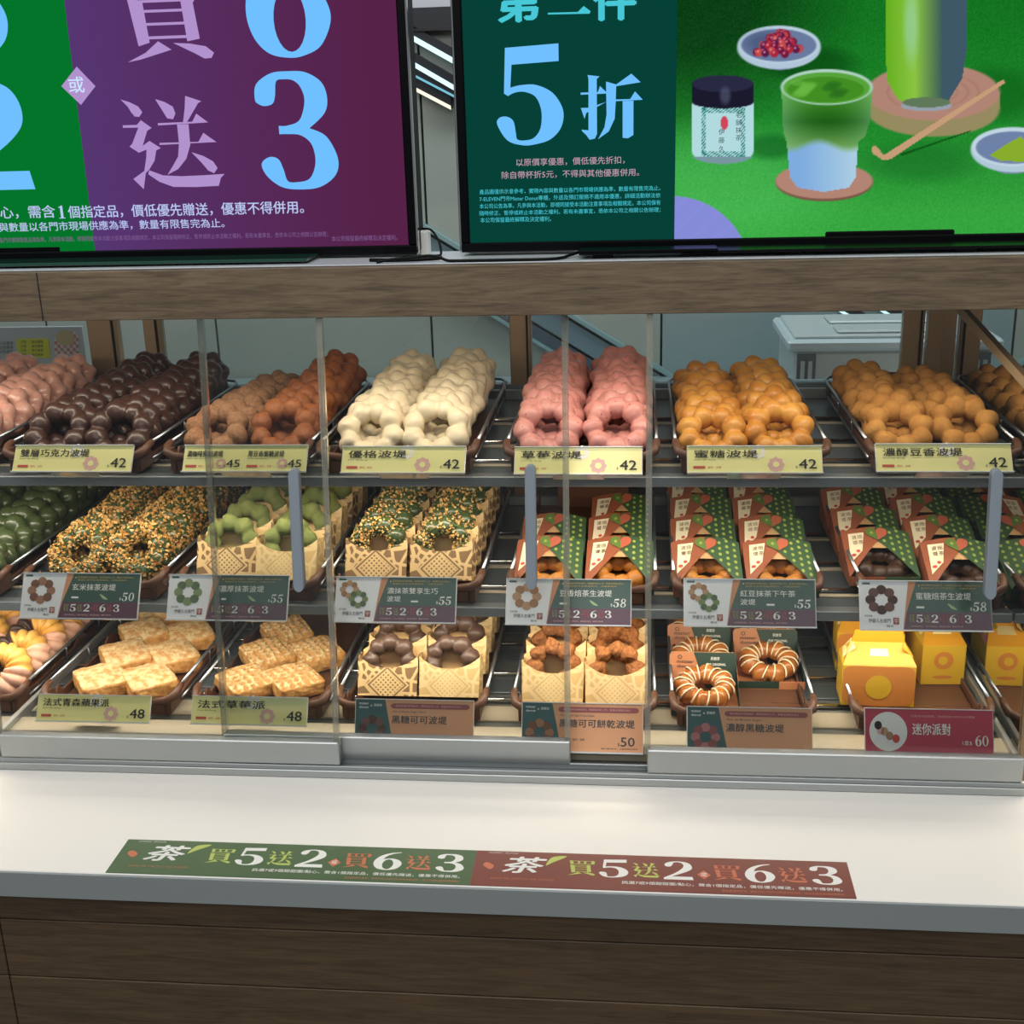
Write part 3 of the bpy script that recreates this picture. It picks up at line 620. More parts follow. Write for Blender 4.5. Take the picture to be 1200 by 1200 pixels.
for i in range(8):
    for j in range(8):
        a, b = nq(64 + i * 3.6, 388 + j * 3.9), nq(67.6 + i * 3.6, 391.9 + j * 3.9)
        if math.hypot(i - 4, j - 4) < 4.6: m.poly2([[(a[0], b[1]), (b[0], b[1]), (b[0], a[1]), (a[0], a[1])]], -.001, mc if (i + j) % 2 else mc2)
cq = nq(77, 396); m.poly2([ell(cq[0], cq[1], .017, .014)], -.0015, mat('tan_disc', (186, 172, 132), .6)); m.obj('checked_sticker', t)

# ------------------------------------------------------------------ trays
TX = [-.893, -.685, -.4825, -.286, -.0665, .131, .3475]        # tray centres, left to right
TW = [.176, .180, .176, .190, .177, .174, .166]
FL = [.3515, .1855, .0235]                                      # tray floor heights, top to bottom row
def make_tray(w_, label):
    t = thing('bread_tray', label, 'tray', (0, 0, 0), group='brown wire railed trays')
    h = w_ / 2
    m = MB(); m.box((-h + .010, -.188, -.003), (h - .010, .192, 0), M_brown, .001)
    m.obj('base', t)
    # side walls: low, with peaks near the corners
    for s_ in (-1, 1):
        x0, x1 = (s_ * (h - .009), s_ * (h - .0065)); x0, x1 = min(x0, x1), max(x0, x1)
        pl = [(-.192, -.002), (.192, -.002), (.192, .024), (.178, .024), (.165, .010), (.03, .010), (.015, .020), (.0, .020), (-.015, .010), (-.150, .010), (-.162, .022), (-.170, .014), (-.180, .026), (-.192, .026)]
        m = MB(); m.prism(pl, 'x', x0, x1, M_brown); m.obj('side_wall', t)
        # corner ear
        m = MB(); m.tube([(s_ * (h - .030), -.192, .016), (s_ * (h - .012), -.194, .018), (s_ * (h - .003), -.190, .022), (s_ * (h), -.178, .027), (s_ * (h), -.166, .0285)], [.0045, .0055, .0055, .0048, .0040], M_brown, 8)
        m.box((s_ * (h - .012) - .003, -.193, -.003), (s_ * (h - .012) + .003, -.186, .018), M_brown); m.obj('corner_grip', t)
        m = MB(); m.tube([(s_ * (h - .004), -.16, .006), (s_ * (h - .004), -.10, .005), (s_ * (h - .004), .19, .005)], .0016, M_wire, 6); m.obj('lower_wire', t)
        for y in (-.05, .06, .17):
            m = MB(); m.tube([(s_ * (h - .001), y, .028), (s_ * (h - .003), y, .004)], .0013, M_wire, 5); m.obj('upright_wire', t)
    m = MB(); m.tube([(-h, -.168, .0285), (-h, .17, .0290), (-h + .008, .190, .0295), (-h + .03, .196, .0300), (0, .196, .0300), (h - .03, .196, .0300), (h - .008, .190, .0295), (h, .17, .0290), (h, -.168, .0285)], .0021, M_wire, 8); m.obj('rim_wire', t)
    m = MB(); m.box((-h + .035, .186, -.002), (h - .035, .192, .036), M_brown, .001); m.obj('back_wall', t)
    m = MB(); m.box((-h + .012, -.193, -.003), (h - .012, -.189, .012), M_brown, .001); m.obj('front_lip', t)
    return t
row_n = ['top', 'middle', 'bottom']; 
TRAYS = {}
TRAYNAME = {
 (0, 0): 'tray of pink donuts at the far left of the top row', (0, 1): 'tray of dark chocolate donuts in the top row', (0, 2): 'tray of sugared and cinnamon brown donuts in the top row', (0, 3): 'tray of white yogurt glazed donuts', (0, 4): 'tray of pink strawberry donuts in the middle of the top row', (0, 5): 'tray of shiny golden honey donuts in the top row', (0, 6): 'tray of powdered golden donuts at the right of the top row',
 (1, 0): 'tray of glossy green donuts at the far left', (1, 1): 'tray of nut crusted green donuts', (1, 2): 'tray of powdery green donuts in paper sleeves', (1, 3): 'tray of nut topped donuts in woven print sleeves', (1, 4): 'tray of five boxed donuts in the middle row', (1, 5): 'tray of eight boxed golden donuts', (1, 6): 'tray of seven boxed dark donuts',
 (2, 0): 'tray of piped cream crullers at the far left', (2, 1): 'tray of sugared puff pastry pies', (2, 2): 'tray of lattice puff pastry pies', (2, 3): 'tray of sleeved chocolate donuts', (2, 4): 'tray of sleeved crumb crusted donuts', (2, 5): 'tray of striped caramel donuts on cards', (2, 6): 'tray holding three yellow gable boxes'}
protos = {}
for r in range(3):
    for i in range(7):
        lab = 'brown wire railed ' + TRAYNAME[r, i]
        if i not in protos:
            o = make_tray(TW[i], lab); protos[i] = o; o.location = (TX[i], 1.585, FL[r])
        else: o = dup(protos[i], (TX[i], 1.585, FL[r]), (0, 0, 0), lab)
        TRAYS[r, i] = o

# ------------------------------------------------------------------ donuts
def ring_mesh(name, mats, seed=0, R=.0285, b=.0140, beads=8, depth=.5, noise=.0008, nu=96, nv=16, split=-9, fn=None, zs=1.0):
    rnd = random.Random(seed); bs = [1 + rnd.uniform(-.07, .07) for _ in range(beads)]; off = [rnd.uniform(-.06, .06) for _ in range(beads)]
    vs = []
    for i in range(nu):
        th = 2 * math.pi * i / nu; ph = (th * beads / (2 * math.pi)) % beads; k = int(ph + .5) % beads; d = ph - round(ph) + off[k] * .5
        for j in range(nv):
            a = 2 * math.pi * j / nv
            if depth:
                dd = abs(d) * 2 * math.pi / beads * (R + .0095 * math.cos(a)); q = (b * bs[k]) ** 2 - dd * dd; fl = (b * depth) ** 2
                q = .5 * (q + fl + math.sqrt((q - fl) ** 2 + (.0036) ** 4)); rr = math.sqrt(q)
            else: rr = b
            x = R + rr * math.cos(a); z = rr * math.sin(a) * zs
            if fn: x, z = fn(th, a, R, rr)
            p = Vector((x * math.cos(th), x * math.sin(th), z))
            p += mnoise.noise_vector(p * 55 + Vector((seed * 3.1, 0, 0))) * noise * 1.6 + mnoise.noise_vector(p * 180 + Vector((seed, 5, 0))) * noise * .5
            vs.append(p)
    m = MB()
    for i in range(nu):
        for j in range(nv):
            a = 2 * math.pi * (j + .5) / nv; mm = mats[1] if (len(mats) > 1 and math.sin(a) < split) else mats[0]
            m.add([], [], mm)
            m.f.append((i * nv + j, ((i + 1) % nu) * nv + j, ((i + 1) % nu) * nv + (j + 1) % nv, i * nv + (j + 1) % nv)); m.m.append(m.mi(mm)); m.smooth.append(True)
    m.v = [tuple(v) for v in vs]; return m.mesh(name)
D_dough = mat('fried_dough', (168, 104, 50), .55, bump=(160, .3), var=(60, (160, 90, 36)))
D = {
 'pinkl': [mat('pink_glaze_pale', (214, 158, 142), .3, coat=.35, sss=.1, bump=(45, .2), var=(170, (222, 170, 154)))],
 'pink': [mat('pink_glaze', (204, 140, 132), .42, coat=.1, sss=.1, bump=(45, .25))],
 'choc': [mat('dark_chocolate', (66, 42, 36), .34, coat=.12, bump=(40, .15)), D_dough],
 'sugar': [mat('sugared_brown', (146, 102, 70), .8, bump=(420, .6), var=(260, (166, 122, 88)))],
 'cinn': [mat('cinnamon_brown', (156, 90, 44), .6, bump=(300, .4), var=(90, (134, 72, 34)))],
 'white': [mat('yogurt_glaze', (232, 216, 184), .4, coat=.12, sss=.1, bump=(40, .25))],
 'honey': [mat('honey_glazed_dough', (216, 156, 70), .42, coat=.1, sss=.05, bump=(70, .35), var=(38, (196, 130, 50)))],
 'kinako': [mat('powdered_golden_dough', (194, 140, 70), .8, bump=(350, .4), var=(50, (178, 122, 56)))],
 'green': [mat('green_glaze', (66, 80, 46), .3, coat=.25, bump=(40, .2)), D_dough],
 'matcha': [mat('matcha_powder', (122, 128, 70), .85, bump=(350, .5), var=(60, (106, 116, 60)))],
 'gold': [mat('plain_golden_dough', (196, 132, 54), .5, bump=(90, .3), var=(50, (176, 110, 40)))],
 'dk': [mat('dark_cocoa_dough', (62, 42, 30), .45, bump=(90, .3))],
 'choc2': [mat('matt_chocolate', (84, 62, 50), .42, coat=.05, bump=(40, .2)), D_dough],
 'crumb': [mat('crumb_crust', (146, 92, 40), .8, bump=(260, 1.0), var=(200, (112, 64, 26)))],
 'caramel': [mat('caramel_glaze', (186, 116, 50), .3, coat=.4, bump=(50, .3), var=(60, (166, 96, 38)))],
}
# red specks in the strawberry glaze
def specks(m, rgb, scale, thr):
    nt = m.node_tree; p = nt.nodes['Principled BSDF']; tc = nt.nodes.new('ShaderNodeTexCoord'); v = nt.nodes.new('ShaderNodeTexVoronoi'); v.inputs['Scale'].default_value = scale
    r = nt.nodes.new('ShaderNodeValToRGB'); r.color_ramp.elements[0].color = (*lin(rgb), 1); r.color_ramp.elements[0].position = thr; r.color_ramp.elements[1].position = thr + .06
    r.color_ramp.elements[1].color = p.inputs['Base Color'].default_value[:]
    nt.links.new(tc.outputs['Object'], v.inputs['Vector']); nt.links.new(v.outputs['Distance'], r.inputs['Fac']); nt.links.new(r.outputs['Color'], p.inputs['Base Color'])
specks(D['pink'][0], (150, 60, 62), 150, .12)
DM = {k: [ring_mesh('donut', v, seed=s_, noise=.0016 if k in ('white', 'pink', 'pinkl') else .0009, split=-.55 if len(v) > 1 else -9, R=.0288 + (.0008 if s_ else 0), depth=.54 if k not in ('white', 'pink', 'pinkl', 'choc', 'choc2', 'green', 'matcha') else .66) for s_ in range(3)] for k, v in D.items() if k != 'crumb'}
DM['crumb'] = [ring_mesh('donut', D['crumb'], seed=s_, noise=.0026, nu=120, nv=26) for s_ in range(2)]
ORD = ['front', 'second', 'third', 'fourth', 'fifth', 'sixth', 'seventh', 'eighth', 'ninth', 'tenth', 'eleventh', 'twelfth']
def ordl(k): return ORD[0] if k == 0 else ORD[k] + ' from front'
def place_ring(kind, x, y, fz, th, label, group, spin=None, extra=None, roll=0, sc=1.0):
    me = random.choice(DM[kind]); o = link('donut', me)
    zc = fz + sc * (.0290 * math.sin(th) + .0142)
    o.location = (x, y, zc); o.scale = (sc,) * 3
    sp = random.uniform(0, 6.28) if spin is None else spin
    o.rotation_euler = (Matrix.Rotation(roll, 3, 'Y') @ Matrix.Rotation(th, 3, 'X') @ Matrix.Rotation(sp, 3, 'Z')).to_euler()
    tag(o, label, 'donut', group)
    return o
def column(kind, cx, y0, n, pitch, fz, th0, th1, words, where, group, post=None, side=''):
    for k in range(n):
        f = k / max(1, n - 1)
        th = R_(th0 + (th1 - th0) * f + random.uniform(-2.5, 2.5))
        o = place_ring(kind, cx + random.uniform(-.0022, .0022), y0 + k * pitch + random.uniform(-.0015, .0015), fz, th,
                       f'{ORD[k]} {words}{" from front" if k else ""}, {side} column {where}', group, roll=random.uniform(-.05, .05))
        if post: post(o)
off = .0405
F = FL[0]
column('pinkl', TX[0] - off, 1.43, 10, .036, F, 44, 58, 'pale pink donut', 'of the far left tray', 'pink donuts in the far left tray', side='left')
column('pinkl', TX[0] + off, 1.43, 10, .036, F, 44, 60, 'pale pink donut', 'of the far left tray', 'pink donuts in the far left tray', side='right')
column('choc', TX[1] - off, 1.442, 10, .0345, F, 46, 62, 'dark chocolate donut', 'behind the leftmost 42 card', 'chocolate donuts', side='left')
column('choc', TX[1] + off, 1.438, 10, .0350, F, 46, 62, 'dark chocolate donut', 'behind the leftmost 42 card', 'chocolate donuts', side='right')
column('sugar', TX[2] - off, 1.455, 8, .038, F, 38, 26, 'sugared brown donut', 'behind the double 45 card', 'sugared donuts', side='left')
column('cinn', TX[2] + off + .004, 1.452, 9, .0365, F, 46, 64, 'cinnamon brown donut', 'behind the double 45 card', 'cinnamon donuts', side='right')
column('white', TX[3] - off, 1.442, 10, .0345, F, 46, 56, 'white glazed donut', 'of the white donut tray', 'white donuts', side='left')
column('white', TX[3] + off, 1.446, 10, .0345, F, 46, 62, 'white glazed donut', 'of the white donut tray', 'white donuts', side='right')
column('pink', TX[4] - off - .002, 1.452, 10, .0335, F, 46, 60, 'strawberry pink donut', 'of the middle pink tray', 'strawberry pink donuts', side='left')
column('pink', TX[4] + off + .001, 1.450, 10, .0340, F, 48, 64, 'strawberry pink donut', 'of the middle pink tray', 'strawberry pink donuts', side='right')
column('honey', TX[5] - off, 1.440, 8, .040, F, 32, 36, 'shiny golden honey donut', 'of the honey donut tray', 'honey donuts', side='left')
column('honey', TX[5] + off - .003, 1.452, 8, .040, F, 40, 40, 'shiny golden honey donut', 'of the honey donut tray', 'honey donuts', side='right')
column('kinako', TX[6] - off + .003, 1.466, 7, .044, F, 34, 32, 'powdered golden donut', 'of the top right tray', 'powdered golden donuts', side='left')
column('kinako', TX[6] + off - .0005, 1.478, 6, .048, F, 38, 26, 'powdered golden donut', 'of the top right tray', 'powdered golden donuts', side='right')
F = FL[1]
column('green', TX[0] - off, 1.43, 10, .036, F, 44, 58, 'glossy green glazed donut', 'of the far left tray', 'glossy green donuts', side='left')
column('green', TX[0] + off, 1.42, 10, .036, F, 44, 58, 'glossy green glazed donut', 'of the far left tray', 'glossy green donuts', side='right')
# nut crumbs on green glaze
def crumb_mesh(name, n, seed, mats, size=.0021, R=.0292, b=.0140, amin=-2.4, amax=2.6, top=False):
    rnd = random.Random(seed); m = MB()
    for _ in range(n):
        th = rnd.uniform(0, 6.283); a = rnd.uniform(-.6, math.pi + .6)
        ph = (th * 8 / 6.283) % 1; d = min(ph, 1 - ph); rr = b * (.64 + .36 * math.sqrt(max(0, 1 - 4 * d * d * .78)))
        cpt = Vector(((R + rr * math.cos(a)) * math.cos(th), (R + rr * math.cos(a)) * math.sin(th), rr * math.sin(a)))
        s_ = size * rnd.uniform(.6, 1.25); rot = Euler((rnd.uniform(0, 6), rnd.uniform(0, 6), rnd.uniform(0, 6))).to_matrix()
        vs = [cpt + rot @ Vector(v) * s_ for v in ((1, 0, -.5), (-.7, .8, -.3), (-.6, -.9, -.4), (.1, .1, .8), (.5, .9, .2))]
        m.add(vs, [(0, 1, 2), (0, 4, 3), (4, 1, 3), (1, 2, 3), (2, 0, 3), (0, 1, 4)], rnd.choice(mats))
    return m.mesh(name)
nm = [mat('toasted_nut', (206, 154, 80), .7), mat('pale_nut', (226, 188, 124), .7), mat('dark_nut', (160, 112, 52), .7), mat('toasted_nut', (206, 154, 80), .7), mat('green_flake', (70, 88, 44), .7)]
nm2 = [mat('pale_nut', (236, 194, 120), .7), mat('toasted_nut', (214, 158, 76), .7), mat('green_flake', (64, 96, 40), .7)]
CR = [crumb_mesh('nut_crumbs', 900, s_, nm, .0027) for s_ in range(2)]
CR2 = [crumb_mesh('nut_crumbs', 560, s_ + 9, nm2, .0026) for s_ in range(2)]
def add_crumbs(o, pool=CR):
    c_ = link('nut_crumbs', random.choice(pool), o); c_['kind'] = 'stuff'
column('green', TX[1] - off + .002, 1.452, 9, .038, F, 44, 50, 'nut crusted green donut', 'behind the 50 card', 'nut crusted donuts', post=add_crumbs, side='left')
column('green', TX[1] + off - .002, 1.462, 9, .037, F, 42, 54, 'nut crusted green donut', 'behind the 50 card', 'nut crusted donuts', post=add_crumbs, side='right')

# ------------------------------------------------------------------ paper sleeves
def sleeve_mat(name, base, ink, dark):
    m = mat(name, base, .65); nt = m.node_tree; p = nt.nodes['Principled BSDF']; L = nt.links.new
    tc = nt.nodes.new('ShaderNodeTexCoord'); sp = nt.nodes.new('ShaderNodeSeparateXYZ'); L(tc.outputs['Object'], sp.inputs[0])
    def mth(op, a, b=None, c_=None):
        n = nt.nodes.new('ShaderNodeMath'); n.operation = op
        for i, v_ in enumerate((a, b, c_)):
            if v_ is None: continue
            if isinstance(v_, (int, float)): n.inputs[i].default_value = v_
            else: L(v_, n.inputs[i])
        return n.outputs[0]
    x, z = sp.outputs[0], sp.outputs[2]
    u = mth('ADD', x, z); v_ = mth('SUBTRACT', x, z)
    dots = mth('MULTIPLY', mth('SINE', mth('MULTIPLY', x, 1000)), mth('SINE', mth('MULTIPLY', z, 1000))); dots = mth('GREATER_THAN', dots, .35)
    zc = mth('SUBTRACT', z, .014)
    dia = mth('LESS_THAN', mth('ADD', mth('ABSOLUTE', x), mth('MULTIPLY', mth('ABSOLUTE', zc), 1.1)), .021)
    line = mth('LESS_THAN', mth('ABSOLUTE', mth('SUBTRACT', mth('ADD', mth('ABSOLUTE', x), mth('MULTIPLY', mth('ABSOLUTE', zc), 1.1)), .0245)), .0016)
    vo = nt.nodes.new('ShaderNodeTexVoronoi'); vo.feature = 'DISTANCE_TO_EDGE'; vo.inputs['Scale'].default_value = 72; L(tc.outputs['Object'], vo.inputs['Vector'])
    cells = mth('GREATER_THAN', vo.outputs['Distance'], .13)
    out = mth('MULTIPLY', cells, mth('GREATER_THAN', mth('ADD', mth('ABSOLUTE', x), mth('MULTIPLY', mth('ABSOLUTE', zc), 1.1)), .029))
    fac = mth('MAXIMUM', mth('MAXIMUM', mth('MULTIPLY', dots, dia), line), out)
    fac = mth('MULTIPLY', fac, dark)
    mx = nt.nodes.new('ShaderNodeMix'); mx.data_type = 'RGBA'; mx.inputs['A'].default_value = (*lin(base), 1); mx.inputs['B'].default_value = (*lin(ink), 1)
    L(fac, mx.inputs['Factor']); L(mx.outputs['Result'], p.inputs['Base Color']); return m
PP = mat('kraft_paper_inner', (228, 190, 130), .65)
SM = {'woven': sleeve_mat('woven_print_paper', (228, 194, 138), (112, 80, 50), .85), 'pale': sleeve_mat('pale_print_paper', (232, 202, 148), (206, 172, 112), .85)}
def sleeve_parts(kind):
    hw = .0400
    def sheet(f, nu_, nv_, mt):
        m = MB(); vs = [f(i / nu_, j / nv_) for j in range(nv_ + 1) for i in range(nu_ + 1)]
        m.add(vs, [(j * (nu_ + 1) + i, j * (nu_ + 1) + i + 1, (j + 1) * (nu_ + 1) + i + 1, (j + 1) * (nu_ + 1) + i) for j in range(nv_) for i in range(nu_)], mt, True); return m
    cr = lambda x, z: .0009 * math.sin(x * 170 + z * 60)
    def front(u, v):
        x = (2 * u - 1) * hw * (1 - .03 * (1 - v)); top = .036 + .016 * abs(2 * u - 1) ** 2.2; z = v * top; return (x, -.0165 - .004 * math.cos(math.pi * (u - .5)) + cr(x, z), z)
    def back(u, v):
        x = (2 * u - 1) * hw; top = .066 - .007 * abs(2 * u - 1) ** 3 + .002 * math.sin(9 * u); z = v * top; return (x, .0150 + cr(x, z), z)
    def side(sg):
        def f(u, v):
            ztop = .052 + (.057 - .052) * u; z = v * ztop; y = -.0165 + .0315 * u; return (sg * (hw * (1 - .03 * (1 - v) * (1 - u))) + sg * -.0045 * math.sin(math.pi * u) * (1 - .6 * v), y, z)
        return f
    def bot(u, v): return ((2 * u - 1) * hw * .97, -.018 + .033 * v, 0)
    return [('front_panel', sheet(front, 12, 5, SM[kind])), ('back_panel', sheet(back, 10, 5, PP)), ('side_panel', sheet(side(-1), 4, 4, SM[kind])), ('side_panel', sheet(side(1), 4, 4, SM[kind])), ('bottom_panel', sheet(bot, 2, 2, PP))]
SLV = {}
def place_sleeve(kind, x, y, fz, tilt, label, group, rz=0):
    if kind not in SLV:
        t = thing('paper_sleeve', label, 'sleeve', group=group)
        for n_, b_ in sleeve_parts(kind): b_.obj(n_, t)
        SLV[kind] = t; o = t
    else: o = dup(SLV[kind], (0, 0, 0), (0, 0, 0), label, group)
    o.location = (x, y, fz + .017 * math.sin(tilt) + .0005); o.rotation_euler = (-tilt, 0, rz); return o
def sleeved(kind, dk, x, y, fz, dw, pos, where, group, tilt=R_(24), post=None, lift=.016, rz=0):
    place_sleeve(kind, x, y, fz, tilt, f'{("woven print" if kind == "woven" else "pale print")} paper sleeve, {pos} {where}', group + ' sleeves', rz)
    d = Vector((0, math.sin(tilt), math.cos(tilt)))
    o = link('donut', random.choice(DM[dk])); cpt = Vector((x, y, fz + .017 * math.sin(tilt))) + d * (.036 + lift * .6) + Vector((0, -.001, 0))
    o.location = cpt; o.scale = (.86,) * 3
    o.rotation_euler = (Matrix.Rotation(R_(90) - tilt, 3, 'X') @ Matrix.Rotation(random.uniform(0, .8), 3, 'Z')).to_euler()
    tag(o, f'{dw} donut, {pos} sleeve {where}', 'donut', group)
    if post: post(o)
for col_, (sx, kinds) in enumerate(((-1, ('woven', 'pale', 'pale', 'woven', 'woven')), (1, ('pale', 'woven', 'pale', 'woven', 'pale')))):
    nmc = ('left', 'right')[col_]
    for k in range(5): sleeved(kinds[k], 'matcha', TX[2] + sx * off, 1.445 + k * .068 + (0 if sx < 0 else -.012), FL[1], 'powdery green', f'{ordl(k)} {nmc} column', 'in the powdery green tray', 'powdery green donuts')
    for k in range(6): sleeved('woven', 'green', TX[3] + sx * off * 1.02, 1.438 + k * .057, FL[1], 'nut topped green', f'{ordl(k)} {nmc} column', 'in the nut topped tray', 'nut topped donuts', post=lambda o: add_crumbs(o, CR2))
    for k in range(4): sleeved(('woven', 'pale')[col_] if k % 2 == 0 else 'pale', 'choc2', TX[3] + sx * off * 1.0 + .004, 1.44 + k * .07, FL[2], 'matt chocolate', f'{ordl(k)} {nmc} column', 'in the chocolate sleeve tray', 'sleeved chocolate donuts')
    for k in range(4): sleeved('pale', 'crumb', TX[4] + sx * off * 1.0, 1.432 + k * .065 - .004 * col_, FL[2], 'crumb crusted brown', f'{ordl(k)} {nmc} column', 'in the crumb donut tray', 'crumb crusted donuts')

# ------------------------------------------------------------------ wedge boxes with crossed flaps
K_br = mat('terracotta_card', (152, 88, 62), .5); K_gr = mat('green_card', (62, 90, 62), .5); K_in = mat('tan_card_inside', (206, 164, 116), .6)
K_dot = mat('yellow_green_dot', (156, 170, 84), .5); K_lab = mat('cream_label', (240, 228, 196), .5); K_rd = mat('red_leaf', (184, 98, 74), .5); K_lf = mat('light_leaf', (96, 124, 62), .5); K_ink = mat('brown_ink', (90, 60, 44), .6); K_rink = mat('red_ink', (196, 80, 70), .6)
K_dg = mat('dark_green_card', (34, 58, 46), .5); K_cu = mat('copper_card', (192, 126, 84), .45); K_wi = mat('white_ink', (235, 235, 225), .5)
def wedge_parts():
    hw, dp, hf, hb = .0425, .086, .012, .041
    out = []
    m = MB(); m.box((-hw, 0, 0), (hw, dp, .001), K_in); out.append(('base', m))
    m = MB(); m.box((-hw, 0, 0), (0, .001, hf), K_br); m.box((0, 0, 0), (hw, .001, hf), K_gr); out.append(('front_wall', m))
    for s_, mt in ((-1, K_br), (1, K_gr)):
        m = MB(); m.prism([(0, 0), (dp, 0), (dp, hb), (0, hf)], 'x', min(s_ * hw, s_ * (hw - .001)), max(s_ * hw, s_ * (hw - .001)), mt); out.append(('side_wall', m))
    m = MB(); m.box((-hw, dp - .001, 0), (hw, dp, hb), K_br); out.append(('back_wall', m))
    # lid plane: local (x, s) along slope; ridge bulges in the middle
    ln = math.hypot(dp, hb - hf); uy, uz = dp / ln, (hb - hf) / ln
    def lid(x, s, e=0):
        bul = .006 * (1 - (x / hw) ** 2) * min(1, s / .03); return (x, s * uy - (bul + e) * uz, hf + s * uz + (bul + e) * uy)
    apex = .066
    for s_, mt, nm_ in ((-1, K_br, 'left_flap'), (1, K_gr, 'right_flap')):
        m = MB(); n = 10; rows = 8; vs = []
        for i in range(n + 1):
            x = s_ * hw * (1 - i / n); s0 = apex * (i / n); s1 = ln + .004 * (i / n)
            for j in range(rows + 1): vs.append(lid(x, s0 + (s1 - s0) * j / rows))
        fs = [(i * (rows + 1) + j, (i + 1) * (rows + 1) + j, (i + 1) * (rows + 1) + j + 1, i * (rows + 1) + j + 1) for i in range(n) for j in range(rows)]
        if s_ > 0: fs = [f[::-1] for f in fs]
        m.add(vs, fs, mt)
        if s_ < 0:
            q = [(-.0385, .020), (-.0175, .041), (-.0135, .070), (-.0345, .070)]
            q = [(-.0375, .026), (-.0215, .046), (-.0150, .083), (-.0345, .083)]
            m.poly2([q], 0, K_lab, T=lambda u, v: lid(u, v, .0006))
            for kx, chs in ((-.0240, '焙茶'), (-.0310, '波堤')):
                for kk_, ch in enumerate(chs): put_text(m, ch, kx, .070 - kk_ * .011, K_ink, 0, w=.006, h=.008, T=lambda u, v: lid(u, v, .001))
            m.poly2([ell(-.0325, .039, .003, .003, 8)], 0, K_rink, T=lambda u, v: lid(u, v, .001)); m.poly2([ell(-.0265, .046, .0025, .003, 8)], 0, K_rink, T=lambda u, v: lid(u, v, .001))
        else:
            for ix in range(4):
                for iy in range(8):
                    x = .008 + ix * .0092; s = .088 - iy * .0115 - (ix % 2) * .005
                    if s > apex * (1 - x / hw) + .004 and s < ln - .002: m.poly2([ell(x, s, .0021, .0031, 8)], 0, K_dot, T=lambda u, v: lid(u, v, .0006))
        out.append((nm_, m))
    m = MB(); m.poly2([spline([(.000, .067), (.006, .071), (.0125, .078), (.013, .088), (.004, .0905), (-.001, .080)])], 0, K_rd, T=lambda u, v: lid(u, v, .0012)); out.append(('red_petal', m))
    m = MB(); m.poly2([spline([(.000, .067), (-.006, .071), (-.0125, .078), (-.012, .088), (-.004, .0905), (.000, .080)])], 0, K_lf, T=lambda u, v: lid(u, v, .0014))
    m.poly2([ell(-.006, .080, .002, .003, 8)], 0, K_dot, T=lambda u, v: lid(u, v, .0018)); out.append(('leaf_flap', m))
    m = MB(); m.add([lid(-.011, .053, -.0015), lid(.011, .053, -.0015), lid(0, .072, -.0015)], [(0, 1, 2)], K_in); out.append(('inner_flap', m))
    return out
WB = [None]
def wedge(x, y, fz, label, group, dk, dlabel):
    if WB[0] is None:
        t = thing('donut_box', label, 'box', group=group)
        for n_, b_ in wedge_parts(): b_.obj(n_, t)
        WB[0] = t; o = t; o.location = (x, y, fz + .0005)
    else: o = dup(WB[0], (x, y, fz + .0005), (0, 0, random.uniform(-.02, .02)), label, group)
    d = link('donut', random.choice(DM[dk])); d.location = (x, y + .0415, fz + .0150); d.scale = (.86, .86, .74)
    d.rotation_euler = (Matrix.Rotation(R_(9), 3, 'X') @ Matrix.Rotation(random.uniform(0, .8), 3, 'Z')).to_euler(); tag(d, dlabel, 'donut', group + ' contents')
cols = {4: (('left', -1, 2, 'gold', 1.412), ('right', 1, 3, 'gold', 1.412)), 5: (('left', -1, 4, 'gold', 1.408), ('right', 1, 4, 'gold', 1.408)), 6: (('left', -1, 3, 'dk', 1.452), ('right', 1, 4, 'dk', 1.412))}
nmb = {4: 'half empty middle row tray', 5: 'eight box tray', 6: 'dark donut box tray'}
for ti, cc_ in cols.items():
    for nm_, sg, n, dk, y0 in cc_:
        for k in range(n):
            wedge(TX[ti] + sg * .0445, y0 + k * .0935, FL[1], f'terracotta and green donut box, {ordl(k)}, {nm_} column of {nmb[ti]}', f'donut boxes in the {nmb[ti]}', dk,
                  f'{"golden" if dk == "gold" else "dark cocoa"} donut in box {ordl(k)}, {nm_} column, {nmb[ti]}')

